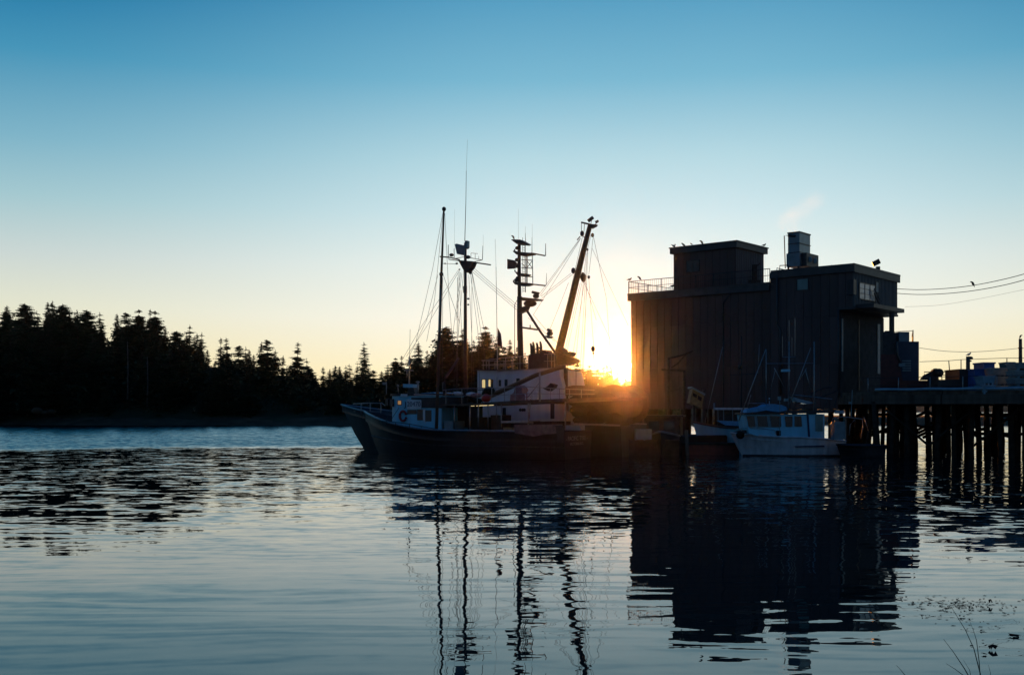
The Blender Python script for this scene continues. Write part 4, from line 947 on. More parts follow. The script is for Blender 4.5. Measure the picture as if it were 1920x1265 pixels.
mb = MB(); ext(ring(0), zr + .004, zr + .14, mb, .05); mb.build('wheelhouse_roof', M_['steel'], b1)
mb = MB(); F1.prism(mb, [(771, 745), (828, 745), (828, 765), (789.5, 764), (789.5, 749), (771, 749)], OB - .06, OB - .003); mb.build('dark_band', M_['steel'], b1)
mb = MB(); F1.prism(mb, [(827, 744), (838, 744), (838, 764), (827, 764)], OB - .05, -OB); mb.build('aft_cabin', M_['steel'], b1)
mb = MB(); F1.prism(mb, [(819.5, 765), (828, 765), (828, 808), (817, 808)], OB - .05, OB - .004); mb.build('side_door', M_['blue'], b1)
for x0, x1, y0, y1 in ((722.5, 727.5, 746.5, 760.5), (731, 736.5, 747.5, 762)):
    f = MB(); F1.prism(f, [(x0, y0), (x1, y0), (x1, y1), (x0, y1)], OB - .05, OB + .5); f.build('window', M_['glass'], b1)
f = MB(); F1.prism(f, [(745, 750), (752.5, 750), (752.5, 759), (745, 759)], OB - .04, OB - .003); w_ = f.build('window', M_['steel'], b1)
f = MB(); F1.prism(f, [(746, 751), (751.8, 751), (751.8, 758), (746, 758)], OB - .055, OB - .042); sub(f, 'pane', mat('amber_emissive_pane', (.4, .25, .1), .3, 0, .3, 9, 0, ((1, .5, .18), .28)), w_, b1)  # amber glow comes from emission set in the pane material
for x0, x1, y0, y1 in ((782, 793, 767.5, 787.5), (797.5, 808.5, 768.5, 789.5), (763.5, 781, 768, 776)):
    f = MB(); F1.prism(f, [(x0, y0), (x1, y0), (x1, y1), (x0, y1)], OB - .03, OB - .004); f.build('window', M_['glass'], b1)
for x0, x1 in ((793, 797),):
    f = MB(); F1.prism(f, [(x0, 767), (x1, 767), (x1, 789), (x0, 789)], OB - .05, OB - .004); f.build('window_post', M_['white'], b1)
f = MB(); F1.prism(f, [(762.5, 748.2), (789.6, 750), (789.6, 766.5), (762.5, 767)], OB - .1, OB - .062); sg = f.build('number_board', M_['white'], b1)
text('20470', F1, 776, 757.6, OB - .1, .42, M_['numer'], b1, (F1.S(788.5, OB) - F1.S(763.5, OB)))
text('J', F1, 760.6, 758, OB, .46, M_['numer'], b1, F1.S(762.2, OB) - F1.S(758.2, OB), .02)
# lifebuoy with a white band
mb = MB(); c = F1.P(755.5, 779.5, OB - .08); X = Vector((d1.x, d1.y, 0)); Z = Vector((0, 0, 1))
pts = [c + (X * math.cos(t * math.pi / 12) * .235 + Z * math.sin(t * math.pi / 12) * .30) for t in range(1, 24)]; mb.tube(pts, .075, None, 8); mb.build('lifebuoy', M_['redd'] if False else mat('lifebuoy_red', (.30, .025, .03), .5, 0, .2, 4), b1)
# side rail in front of wheelhouse
prail(F1, b1, [(716, 789), (750, 792), (770, 795), (828, 806)], [(716, 794), (828, 815)], -2.45, (722, 742, 768, 790, 812), mids=0, mat_='steel')
mb = MB(); mb.tube([F1.P(737, 752, -2.0), F1.P(724, 790, -2.4)], .018, None, 4); mb.tube([F1.P(748, 764, -2.0), F1.P(732, 789, -2.4)], .018, None, 4); mb.build('grab_line', M_['rope'], b1)
# roof gear
mb = MB(); F1.prism(mb, [(755.5, 719.5), (774, 720), (774, 726.5), (755.5, 726)], -.35, .15); mb.build('radar', M_['blue'], b1)
mb = MB(); mb.tube([F1.P(767, 738), F1.P(767.5, 693), F1.P(768, 668)], .06, .04, 6); mb.tube([F1.P(758, 694), F1.P(775, 694.5)], .03); mb.tube([F1.P(763, 695), F1.P(763, 708)], .025); mb.build('signal_mast', M_['alu'], b1)
mb = MB(); mb.tube([F1.P(768, 668), F1.P(769, 617)], .012, None, 4); mb.build('antenna', M_['rope'], b1)
mb = MB(); F1.prism(mb, [(765, 727), (775, 727), (779, 740), (763, 740)], -.25, .25); mb.build('radar_stand', M_['steel'], b1)
mb = MB(); mb.tube([F1.P(724.5, 739, -1.2), F1.P(724.5, 716, -1.2)], .03); mb.box(tuple(F1.P(717.5, 721, -1.2) - Vector((0, .1, 0))), tuple(F1.P(722.5, 716.5, -1.2) + Vector((0, .1, 0)))); mb.build('horn_post', M_['greyp'], b1)
mb = MB(); mb.tube([F1.P(747, 738, -.8), F1.P(746, 723, -.8)], .025); mb.ball(F1.P(746, 723, -.8), .07); mb.build('deck_light', M_['alu'], b1)
mb = MB(); mb.tube([F1.P(784, 738, -.3), F1.P(783.5, 716, -.3)], .06, .05, 8); mb.ball(F1.P(783.5, 716, -.3), .09, (1.5, 1, .6)); mb.build('stove_pipe', M_['alu'], b1)
mb = MB(); F1.prism(mb, [(752, 738), (763.5, 738.5), (763.5, 744), (750, 743)], OB - .12, OB + .4); mb.build('white_crate', M_['white'], b1)
mb = MB(); F1.prism(mb, [(789, 737), (812, 735), (819, 739), (819, 741), (789, 740)], OB + .2, .8); mb.build('folded_cover', M_['tarp'], b1)
mb = MB(); F1.prism(mb, [(776, 738.5), (828, 740.5), (828, 742), (776, 740)], OB - .14, OB - .02); mb.build('roof_edge', M_['white'], b1)
# trolling pole and main mast
mb = MB(); mb.tube([F1.P(818, 810, -2.3), F1.P(823.5, 640, -2.0), F1.P(827.5, 512, -1.8)], .10, .085, 8); mb.tube([F1.P(827.5, 516, -1.8), F1.P(832.5, 391, -1.6)], .075, .05, 8); mb.build('trolling_pole', M_['wood'], b1)
for x_f, y_f, o_f in ((832.5, 392, -1.6), (827.5, 514, -1.8)):
    mb = MB(); mb.ball(F1.P(x_f, y_f, o_f), .13, (1, 1, 1.1)); mb.build('pole_fitting', M_['steel'], b1)
mb = MB(); mb.tube([F1.P(823, 622, -2.1), F1.P(826, 540, -1.9)], .03, None, 5); mb.build('pole_sheath', M_['alu'], b1)
mb = MB(); mb.tube([F1.P(874, 790), F1.P(872.5, 650), F1.P(872.5, 560), F1.P(872.5, 455)], .135, .085, 10); mb.build('mast', M_['steel'], b1)
mb = MB(); F1.prism(mb, [(871.5, 451), (876.5, 451), (876.5, 463), (874, 466), (871.5, 466)], -.14, .14); mb.build('mast_head_box', M_['tank'], b1)
mb = MB(); F1.prism(mb, [(852.5, 458), (856, 456.7), (870.5, 460), (870.5, 477.5), (866, 478), (856.5, 476)], -.2, .0); mb.build('radar_panel', M_['tank'], b1)
mb = MB(); mb.tube([F1.P(825, 481), F1.P(843, 482.5), F1.P(862, 487)], .045); mb.tube([F1.P(886, 491.5), F1.P(920, 496.5)], .045); mb.build('crosstree', M_['steel'], b1)
mb = MB(); mb.tube([F1.P(841, 486), F1.P(860, 489)], .03); mb.tube([F1.P(852, 485), F1.P(872, 481)], .02); mb.tube([F1.P(880, 483), F1.P(904, 487.5)], .022); mb.tube([F1.P(890, 490.5), F1.P(904, 487.5)], .022)
mb.tube([F1.P(830, 494), F1.P(857, 495)], .015); mb.build('crosstree_stay', M_['steel'], b1)
mb = MB(); F1.prism(mb, [(859, 487.5), (888, 490), (884, 500), (876, 510), (871, 510), (866, 501)], -.25, .25); mb.build('crosstree_bracket', M_['steel'], b1)
for x, y, r in ((846.5, 478, .12), (877.5, 482, .13), (885, 504, .10), (882, 512, .08), (861.5, 505, .05), (856.5, 494, .07), (834.5, 494, .05), (878, 560, .07), (878, 571, .06)):
    mb = MB(); mb.ball(F1.P(x, y, -.15), r, (1.2, .8, .9)); mb.build('mast_lamp' if r > .07 else 'pulley_block', M_['steel'], b1)
mb = MB(); F1.prism(mb, [(868, 537), (871.5, 535), (871.5, 549), (868.5, 549)], -.15, .15); mb.build('junction_box', M_['steel'], b1)
for x0, y0, x1, y1, r in ((840.5, 484, 840.5, 459, .025), (851.5, 483, 851.5, 466, .025), (904.5, 487, 905.5, 460.5, .022), (906, 460, 906, 440, .006), (871.5, 452, 873.5, 380, .024), (873.5, 380, 874.3, 320, .018), (874.3, 320, 876.5, 262, .007), (852, 466, 852.5, 392, .005), (883, 484, 883, 475, .015), (891, 485, 891, 475, .015), (897.5, 486, 897.5, 480, .012)):
    mb = MB(); mb.tube([F1.P(x0, y0), F1.P(x1, y1)], r, r * .8, 5); mb.build('antenna', M_['steel'], b1)
mb = MB(); mb.tube([F1.P(883, 474.5), F1.P(896, 475.5)], .015); mb.build('antenna_bar', M_['steel'], b1)
rig(F1, b1, [(831, 395, 811, 505, -1.6), (811, 505, 780, 640, -1.6), (831, 397, 815, 560, -1.6), (815, 560, 800, 640, -1.6), (821, 515, 800, 600, -1.8), (800, 600, 765, 672, -1.8), (860, 505, 790, 612), (862, 506, 800, 612), (800, 612, 762, 668), (790, 612, 745, 690),
             (831, 515, 862, 605, -1.8), (834, 400, 842, 560, -1.6), (842, 560, 850, 660, -1.6), (859, 512, 859, 600), (859, 600, 857, 735), (858, 520, 856, 735, -1.2), (864, 510, 846, 650), (866, 512, 855, 600, -.5), (885, 508, 884, 735), (884, 505, 908, 620), (885, 510, 912, 690), (882, 512, 896, 620), (896, 620, 900, 735), (879, 515, 890, 735, .6),
             (830, 520, 829, 735, -1.8), (861, 508, 868, 690), (870, 500, 850, 735, .5)])
# boom laid aft, block on goose-neck
mb = MB(); mb.tube([F1.P(909, 746), F1.P(960, 724), F1.P(1005, 703), F1.P(1060, 686)], .17, .12, 8); mb.build('boom', M_['boomp'], b1)
mb = MB(); mb.tube([F1.P(834, 738, -.8), F1.P(832, 718, -.8), F1.P(836, 706, -.8), F1.P(848, 690, -.4), F1.P(860, 671, 0)], .12, .07, 8); mb.build('davit', M_['steel'], b1)
# shelter deck on posts
OD = -2.3
mb = MB(); F1.prism(mb, [(828, 757.5), (870, 757), (960, 751), (1055, 747), (1160, 744), (1160, 748), (1055, 753), (960, 757), (880, 760.5), (828, 760)], OD, 2.0); mb.build('shelter_deck', M_['wood'], b1)
prail(F1, b1, [(830, 731), (868, 728), (930, 727)], [(830, 757), (930, 754)], OD + .1, (836, 866, 895, 922), mids=1, mat_='alu')
prail(F1, b1, [(930, 728), (985, 724.5), (1040, 728), (1115, 731)], [(930, 754), (1040, 748), (1115, 746)], OD + .1, (946, 966, 1011, 1032, 1049, 1068, 1090), mids=1, mat_='alu')
prail(F1, b1, [(830, 733), (930, 730)], [(830, 757), (930, 754)], 1.9, (850, 880, 905), mids=0, mat_='steel')
mb = MB(); mb.tube([F1.P(990, 744, OD), F1.P(1011, 718, OD)], .035); mb.tube([F1.P(1012, 752, OD), F1.P(1012, 697, OD)], .06); mb.tube([F1.P(1012, 697, OD), F1.P(1024, 693, OD)], .03); mb.build('stanchion', M_['alu'], b1)
for x, y0, y1 in ((852, 758, 806), (881, 759, 812), (897, 758, 800), (915, 757, 802), (931, 757, 785), (940, 756, 808), (990.5, 753, 801), (994, 754, 785), (1060, 750, 806)):
    mb = MB(); mb.tube([F1.P(x, y0, OD + .1), F1.P(x - (1.5 if x == 994 else 0), y1, OD + .1)], .045, None, 6); mb.build('deck_post', M_['alu'], b1)
mb = MB(); F1.prism(mb, [(893, 758.8), (923.5, 757.6), (923.5, 759.6), (893, 761)], OD + .25, OD + .4); mb.build('strip_light', M_['lamp'], b1)
mb = MB(); F1.prism(mb, [(883, 760), (887.5, 759.8), (887.5, 761), (883, 761.3)], OD + .25, OD + .4); mb.build('strip_light', M_['lamp'], b1)
# work platform and bulwark panels aft
mb = MB(); F1.prism(mb, [(940, 789), (990, 788.5), (990, 792), (940, 792.5)], OD, -.6); mb.build('work_platform', M_['alu'], b1)
mb = MB(); F1.prism(mb, [(943, 801), (963, 801.5), (964, 812), (946, 812.5)], OD - .05, OD + .6); mb.build('yellow_bin', M_['yellow'], b1)
mb = MB(); F1.prism(mb, [(964, 796), (1054, 795), (1054, 812), (1020, 814), (1000, 818), (984, 815), (965, 812)], -2.56, -2.5); mb.build('bulwark_tarp', mat('grey_tarp', (.13, .12, .13), .8, 0, .3, 4, .3), b1)
FS = Frame(*(F1.at(13.9, 0, 0).xy), n1, -d1)                     # transom plane, s runs away from the camera
HT = 2.27
text('- PACIFIC TYEE -', FS, 1081, 821.5, -.03, .36, M_['letter'], b1, 3.3, .03)
text('VICTORIA B.C.', FS, 1081, 831.5, -.03, .23, M_['letter'], b1, 2.1, .03)
mb = MB(); F1.prism(mb, [(1041, 797), (1056, 797), (1057, 830), (1046, 830)], -2.62, -2.52); mb.build('corner_board', M_['steel'], b1)
# clutter below the shelter deck
for x0, x1, y0, y1, o0, o1, mm, nm in ((833, 849, 789, 806, -1.9, -.4, 'greyp', 'locker'), (884, 912, 782, 806, -1.4, .8, 'net', 'net_heap'), (1000, 1035, 790, 806, -1.6, 1.2, 'net', 'net_heap'), (920, 938, 778, 806, -.9, .6, 'steel', 'winch'), (1060, 1088, 797, 806, -1.9, -1.2, 'greyp', 'fish_box'), (846, 876, 764, 800, .4, 1.9, 'steel', 'cabin_bulkhead')):
    mb = MB(); F1.pbox(mb, x0, x1, y0, y1, o0, o1); mb.build(nm, M_[mm], b1)
# things lying on the shelter deck
mb = MB(); c = F1.P(911.5, 746, -1.6); mb.ball(c, .30, (1.0, 1.0, .85), 14, 10); by = single(mb, 'red_buoy', M_['red'], 'bright red round buoy on the shelter deck rail', 'buoy')
mb = MB(); c = F1.P(917, 732, -1.2); mb.ball(c, .33, (1.1, .9, .75), 9, 6); mb.ball(c + Vector((-.2, 0, -.2)), .25); single(mb, 'net_bundle', M_['net'], 'dark bundle just above the red buoy', 'bundle')
mb = MB(); F1.prism(mb, [(956, 752), (957, 740), (963, 736), (966, 724), (971, 722), (977, 727), (980, 737), (984, 740), (984, 751)], -1.8, -.9); single(mb, 'tarp_bundle', M_['pink'], 'faded pink tarp covered heap beside the white floats', 'tarp heap')
rr = random.Random(8)
for r_ in range(3):
    for k in range(5):
        x = 984 + k * 7.2 + rr.uniform(-.8, .8); y = 747 - r_ * 5.2 - k * .3
        if (r_, k) in ((2, 4), (2, 0)): continue
        mb = MB(); mb.ball(F1.P(x, y, -1.7), .10, (1, 1, 1.05), 8, 6); single(mb, 'net_float', M_['white'], 'round white net float in the rack on the shelter deck', 'float', 'white net floats in the rack')
mb = MB(); F1.prism(mb, [(1018, 728), (1026, 724), (1032, 718), (1040, 721), (1037, 727), (1028, 733)], -1.5, -1.0); single(mb, 'power_block', M_['net'], 'dark power block hanging in front of the white house', 'power block')
for (x, y, s_, mm, lb) in ((858, 732, .2, 'white', 'small white rolled bundle left of the red buoy'), (884, 733, .2, 'white', 'white bag on the shelter deck beside a pinkish one'), (893, 735, .22, 'pink', 'pinkish bag beside the white bag on the shelter deck')):
    mb = MB(); mb.ball(F1.P(x, y + 6, 0), s_, (1.8, 1, .7), 8, 6); single(mb, 'bag', M_[mm], lb, 'bag')
mb = MB(); p = F1.P(831, 744, .5)
for k in range(5): mb.ball(F1.P(842 + k * 13, 750 + rr.uniform(-3, 1), .8), rr.uniform(.25, .42), (1.4, 1, .7), 8, 6)
single(mb, 'net_heap', M_['net'], 'dark heap of netting along the shelter deck behind the rail', 'net')

# ---- dark low boat in the gap between the big boats and the plant
F3 = Frame(6.9, 72.6, Vector((.97, -.24)).normalized(), Vector((.24, .97)).normalized())
b3 = thing('moored_workboat', 'dark workboat lying in the shade below the plant wall', 'boat', (10, 71.5, 0))
hull(F3, 7.6, 1.5, .8, 1.5, 1.1, 1.15, M_['hullblack'], b3, M_['wood'], .4)
mb = MB(); F3.box(mb, 2.2, 4.6, -.9, .9, .8, 2.4); mb.build('cabin', M_['rust'], b3)
mb = MB(); F3.box(mb, 2.0, 4.8, -1.05, 1.05, 2.402, 2.5); mb.build('roof', M_['steel'], b3)
for k in range(2):
    mb = MB(); F3.box(mb, 2.5 + k, 3.2 + k, -.93, -.903, 1.5, 2.1); mb.build('window', M_['glass'], b3)
mb = MB(); p = W(1207, 815, 66.5); mb.box((p.x - .5, 66.5, p.z - .35), (p.x + .5, 67.3, p.z + .35))
tm = thing('mooring_float', 'low dark mooring float with a grey box, below the sun', 'float', (9, 67.5, 0))
mb.build('box', M_['greyp'], tm)
mb = MB(); mb.box((5.6, 66.4, -.2), (10.4, 68.6, .95)); mb.build('pontoon', M_['pile'], tm)
for k in range(9):
    q = MB(); q.box((5.55 + k * .55, 66.3, .952), (5.98 + k * .55, 68.7, 1.02)); q.build('plank', M_['wood'], tm)
# skiff hauled bow up
F5 = Frame(9.3, 66.4, Vector((.25, .97)).normalized(), Vector((.97, -.25)).normalized())
sk = thing('power_skiff', 'small dark skiff seen bow on with a pale gunwale', 'skiff', (9.6, 67.5, 0))
hull(F5, 4.2, .85, .5, 1.5, 1.2, 1.1, M_['hullblack'], sk, M_['wood'], .4, cap=M_['alu'])
# dockside crane
cr_ = thing('dock_crane', 'thin brown jib crane on two posts in front of the plant wall', 'crane', (*W(1268, 760, 74).xy, 0))
for x in (1253.5, 1282.5):
    mb = MB(); t = W(x, 672 if x < 1260 else 694, 74); mb.tube([(t.x, t.y, -.5), t], .10, None, 6); mb.build('post', M_['rust'], cr_)
mb = MB(); mb.tube([W(1252, 672, 74), W(1275, 667, 74), W(1299, 658, 74)], .07, .05, 5); mb.tube([W(1258, 690, 74), W(1272, 680, 74), W(1286, 664, 74)], .045, None, 5); mb.build('jib', M_['rust'], cr_)
mb = MB(); mb.tube([W(1240, 693, 74), W(1283, 695, 74)], .06, None, 5); mb.tube([W(1253, 733, 74), W(1268, 731, 74), W(1282, 724, 74)], .03, None, 5); mb.build('cross_beam', M_['rust'], cr_)
hp = thing('tilted_hopper', 'faded yellow open hopper tilted towards the boats below the plant wall', 'hopper', (*W(1308, 768, 72).xy, 2.9))
Yh = 72
def slant(pts, y0, y1, m, nm, root):
    mb = MB(); n = len(pts); v = [W(x, y, y0) for x, y in pts]; u = [p + Vector((0, y1 - y0, 0)) for p in v]
    mb.add(v + u, [tuple(range(n)), tuple(range(2 * n - 1, n - 1, -1))] + [(i, i + n, (i + 1) % n + n, (i + 1) % n) for i in range(n)]); return mb.build(nm, m, root)
slant([(1299, 728), (1320, 741), (1316, 766), (1293, 755)], 72, 73.2, M_['yellow'], 'bin', hp); slant([(1297, 724.5), (1323, 738), (1322, 741), (1296, 727.5)], 71.8, 73.4, M_['greyp'], 'rim', hp)
slant([(1300, 736), (1307, 740), (1306, 746), (1299, 742)], 71.95, 71.99, M_['net'], 'slot', hp); slant([(1309, 741), (1316, 745), (1315, 752), (1308, 748)], 71.95, 71.99, M_['net'], 'slot', hp)
slant([(1300, 757), (1304, 759), (1304, 800), (1300, 800)], 72.2, 72.5, M_['rust'], 'support', hp)

# ---- cabin boat with trolling poles
F4 = Frame((1391 - 960) / FPX * 66.6, 66.6, Vector((.998, .06)).normalized(), Vector((-.06, .998)).normalized())
b4 = thing('cabin_boat', 'white cabin boat with blue cabin, five side windows and two raised poles', 'boat', (17, 67, 0))
hull(F4, 6.2, 1.25, .7, F4.Z(1373, 812), F4.Z(1470, 819), F4.Z(1570, 826), M_['offwhite'], b4, M_['offwhite'], .25, trans=.9, cap=M_['offwhite'])
OC = -1.0
mb = MB(); F4.prism(mb, [(1398, 777), (1546, 776), (1546, 828), (1430, 820), (1404, 812)], OC, -OC); mb.build('cabin', M_['blue'], b4)
mb = MB(); F4.prism(mb, [(1396, 773.5), (1556, 770), (1556, 774), (1396, 777)], OC - .15, -OC + .15); mb.build('cabin_roof', M_['steel'], b4)
mb = MB(); F4.prism(mb, [(1399, 778.5), (1457, 778.5), (1464, 801), (1405, 801)], OC - .03, OC - .002); mb.build('windscreen_frame', M_['greyp'], b4)
for x0, x1, xb0, xb1, y1 in ((1400.5, 1414, 1403.5, 1416.5, 799), (1419.5, 1438, 1422.5, 1440, 799), (1443.5, 1464, 1447, 1465, 799.5), (1472, 1486, 1473.5, 1486, 799.5), (1490, 1502.5, 1490, 1504, 799)):
    f = MB(); F4.prism(f, [(x0, 780), (x1, 780), (xb1, y1), (xb0, y1)], OC - .06, OC - .034); f.build('window', M_['glass'], b4)
f = MB(); F4.prism(f, [(1529, 778), (1543, 778), (1543, 808), (1529, 808)], OC - .04, OC - .003); f.build('door', M_['teal'], b4)
f = MB(); F4.prism(f, [(1513, 777), (1516, 777), (1519, 821), (1516, 821)], OC - .06, OC - .003); f.build('door_frame', M_['numer'], b4)
f = MB(); F4.prism(f, [(1455, 807), (1464, 807), (1464, 816), (1457, 818)], OC - .05, OC - .003); f.build('vent', M_['black'], b4)
mb = MB(); F4.prism(mb, [(1399, 774), (1402, 768), (1418, 765), (1432, 762), (1441, 757.5), (1452, 757), (1466, 759), (1474, 762), (1477, 769), (1458, 772), (1436, 769), (1418, 772)], -.7, .7); mb.build('roof_cover', M_['tarp'], b4)
mb = MB(); F4.prism(mb, [(1488, 744), (1500, 748), (1518, 752), (1530, 756), (1512, 757), (1494, 753)], -.3, .5); mb.build('folded_dinghy', M_['skyglass'], b4)
for a, b, c, e, r in ((1385, 789, 1436, 654, .035), (1473, 778, 1520, 652, .035), (1452, 690, 1470, 725, .03), (1510, 692, 1521, 735, .03), (1512, 690, 1500, 712, .02), (1453, 695, 1445, 730, .02), (1402, 762, 1408, 740, .025)):
    mb = MB(); mb.tube([F4.P(a, b, -.8), F4.P(c, e, -.6)], r, r * .7, 6); mb.build('trolling_pole' if r > .03 else 'strut', M_['alu'], b4)
for x, yb, yt, r in ((1436.5, 768, 655, .03), (1526.5, 820, 640, .045), (1479.5, 770, 640, .04)):
    mb = MB(); mb.tube([F4.P(x, yb, -.5), F4.P(x, yt, -.5)], r, r * .8, 6); mb.build('mast', M_['alu'], b4)
mb = MB(); mb.tube([F4.P(1437, 681.5, -.5), F4.P(1526, 681, -.5)], .022, None, 5); mb.tube([F4.P(1402, 756, -.5), F4.P(1434, 755.5, -.5)], .025, None, 5); mb.tube([F4.P(1488, 740, -.5), F4.P(1560, 748, -.5)], .03, None, 5); mb.build('crossbar', M_['alu'], b4)
for x, y0, y1 in ((1467, 668, 630), (1479.5, 640, 600), (1485, 668, 633), (1490.5, 668, 596)):
    mb = MB(); mb.tube([F4.P(x, y0, -.5), F4.P(x, y1, -.5)], .014, None, 4); mb.build('antenna', M_['alu'], b4)
mb = MB(); mb.tube([F4.P(1467, 669, -.5), F4.P(1491, 669.5, -.5)], .02, None, 4); mb.build('antenna_bar', M_['alu'], b4)
mb = MB(); F4.prism(mb, [(1468, 692), (1481.5, 692), (1481.5, 696.5), (1468, 696.5)], -.6, -.2); mb.build('radar', M_['blue'], b4)
mb = MB(); F4.prism(mb, [(1472.5, 747), (1478.5, 747), (1478.5, 752), (1472.5, 752)], -.6, -.3); mb.build('deck_lamp', M_['greyp'], b4)
mb = MB(); mb.tube([F4.P(1462, 815, OC - .1), F4.P(1462, 750, OC - .1)], .018, None, 4); F4.prism(mb, [(1459.5, 743), (1464.5, 743), (1464.5, 750), (1459.5, 750)], OC - .15, OC); mb.build('horn', M_['greyp'], b4)
mb = MB(); mb.tube([F4.P(1442.5, 765, -.3), F4.P(1442.5, 751, -.3)], .018, None, 4); mb.ball(F4.P(1442.5, 747, -.3), .05); mb.build('mast_light', M_['white'], b4)
mb = MB(); mb.tube([F4.P(1376, 806, -.3), F4.P(1388, 802.5, -.9), F4.P(1430, 803, -1.1), F4.P(1452, 806, -1.15), F4.P(1456, 816, -1.2)], .02, None, 5)
for x in (1390, 1410, 1432): mb.tube([F4.P(x, 803, -.95), F4.P(x, 816, -.95)], .018, None, 4)
mb.build('bow_rail', M_['alu'], b4)
mb = MB(); c = F4.P(1388, 815, -1.0); mb.ball(c, .26, (1, .8, 1), 12, 8); single(mb, 'black_fender', M_['black'], 'round black fender on the bow of the cabin boat', 'fender')
mb = MB()
for sg in (-1, 1): mb.tube([F4.at(.06 + 6.1 * t, sg * (1.22 * (1 - (1 - min(1, t / .55)) ** 1.45) * (1 - .17 * max(0, (t - .5) / .5) ** 1.5) + .02), .03) for t in [i / 16 for i in range(17)]], .085, None, 6)
mb.build('waterline_stripe', M_['hullblack'], b4, 'stuff')
mb = MB(); F4.prism(mb, [(1490, 836), (1546, 834.5), (1546, 837.5), (1492, 838)], -1.3, -1.24); mb.build('hull_stripe', M_['numer'], b4)
mb = MB(); F4.prism(mb, [(1384, 810), (1396, 806), (1415, 805), (1440, 804), (1452, 808), (1454, 817), (1386, 815)], -.6, .5); mb.build('foredeck_gear', M_['steel'], b4)
# ---- white double ender behind it
F6 = Frame((1316 - 960) / FPX * 72, 72, Vector((.985, -.17)).normalized(), Vector((.17, .985)).normalized())
b6 = thing('gillnet_boat', 'blue white hull with brown gunwale tucked behind the cabin boat', 'boat', (15, 71.5, 0))
hull(F6, 5.6, 1.1, .6, F6.Z(1305, 791), F6.Z(1380, 803), 1.3, M_['blue'], b6, M_['wood'], .3, cap=M_['boomp'])
mb = MB(); F6.prism(mb, [(1344, 768), (1400, 767), (1400, 808), (1346, 803)], -.8, .8); mb.build('cabin', M_['rust'], b6)
mb = MB(); F6.prism(mb, [(1340, 764), (1402, 764), (1402, 768), (1340, 768)], -.95, .95); mb.build('cabin_roof', M_['offwhite'], b6)
for x in (1346, 1356.5, 1373.5, 1390):
    mb = MB(); mb.tube([F6.P(x, 768, -.84), F6.P(x + .5, 790, -.84)], .03, None, 4); mb.build('window_post', M_['greyp'], b6)
mb = MB(); F6.prism(mb, [(1343, 788), (1370, 789), (1398, 790), (1398, 799), (1360, 797)], -1.0, -.85); mb.build('hatch_cover', M_['tarp'], b6)
for a, b, c, e, r in ((1322, 791, 1355, 650, .03), (1356, 764, 1356.5, 636, .04), (1390, 764, 1390, 630, .04), (1421, 700, 1424, 645, .02), (1339, 790, 1339, 755, .07)):
    mb = MB(); mb.tube([F6.P(a, b, -.2), F6.P(c, e, -.2)], r, r * .8, 6); mb.build('pole', M_['alu'] if r != .04 else M_['steel'], b6)
mb = MB(); mb.tube([F6.P(1368, 703, -.2), F6.P(1422, 700, -.2)], .02, None, 4); mb.ball(F6.P(1387, 688, -.2), .16); mb.build('crossbar', M_['steel'], b6)
# dark red float in front of it
fl = thing('red_float', 'long low dark red float between the pile and the cabin boat', 'float', (12.5, 68, 0))
mb = MB(); p0, p1 = W(1286, 834, 68), W(1386, 834, 68); mb.box((p0.x, 68, -.2), (p1.x, 69.3, .62)); mb.build('pontoon', M_['redd'], fl)
mb = MB(); mb.box((p0.x - .06, 67.94, .622), (p1.x + .06, 69.36, .74)); mb.build('deck', M_['pile'], fl)
# ---- stern of an aluminium boat with arch
F7 = Frame((1577 - 960) / FPX * 64.6, 64.6, Vector((.999, .03)).normalized(), Vector((-.03, .999)).normalized())
b7 = thing('open_workboat', 'low dark open boat with a bent pipe arch right of the cabin boat', 'boat', (21, 65, 0))
hull(F7, 2.4, .95, .25, .75, .7, .72, M_['hullblack'], b7, M_['wood'], .2, trans=.95)
mb = MB(); mb.tube([F7.P(1557, 822, -.5), F7.P(1557.5, 795, -.5), F7.P(1562, 784, -.5), F7.P(1580, 780.5, -.5), F7.P(1617, 785.5, -.5), F7.P(1618, 800, -.5), F7.P(1614, 822, -.5)], .03, None, 6)
mb.tube([F7.P(1592, 816, -.5), F7.P(1594, 796, -.5), F7.P(1602, 787, -.5)], .03, None, 6); mb.tube([F7.P(1620, 782, -.5), F7.P(1629, 810, -.5)], .025, None, 6); mb.build('arch', M_['alu'], b7)
mb = MB(); F7.prism(mb, [(1568, 769.5), (1583.5, 769.5), (1583.5, 775), (1568, 775)], -.6, -.3); mb.build('radar', M_['skyglass'], b7)
mb = MB(); mb.tube([F7.P(1596, 781, -.5), F7.P(1598, 731, -.5)], .02, None, 4); F7.prism(mb, [(1592.5, 753), (1597, 753), (1597, 757), (1592.5, 757)], -.55, -.4); mb.build('antenna', M_['greyp'], b7)
mb = MB(); F7.prism(mb, [(1566, 790), (1584, 790), (1586, 824), (1563, 824)], -.2, .4); mb.build('console', M_['tank'], b7)
mb = MB(); mb.tube([F7.P(1586, 781, -.2), F7.P(1586, 822, -.2)], .022, None, 5); mb.build('stanchion', M_['alu'], b7)
# pipework clutter on the wharf corner over the cabin boat
mb = MB(); 
for a in (((1538, 745), (1568, 733), (1573, 731), (1564, 762)), ((1520, 738), (1545, 727), (1560, 726)), ((1543, 768), (1551, 752), (1552, 748)), ((1574, 728), (1578, 745))):
    mb.tube([W(x, y, 67.8) for x, y in a], .04, None, 5)
single(mb, 'hoist_frame', M_['steel'], 'dark bent pipe hoist frame at the wharf corner above the cabin boat stern', 'hoist')

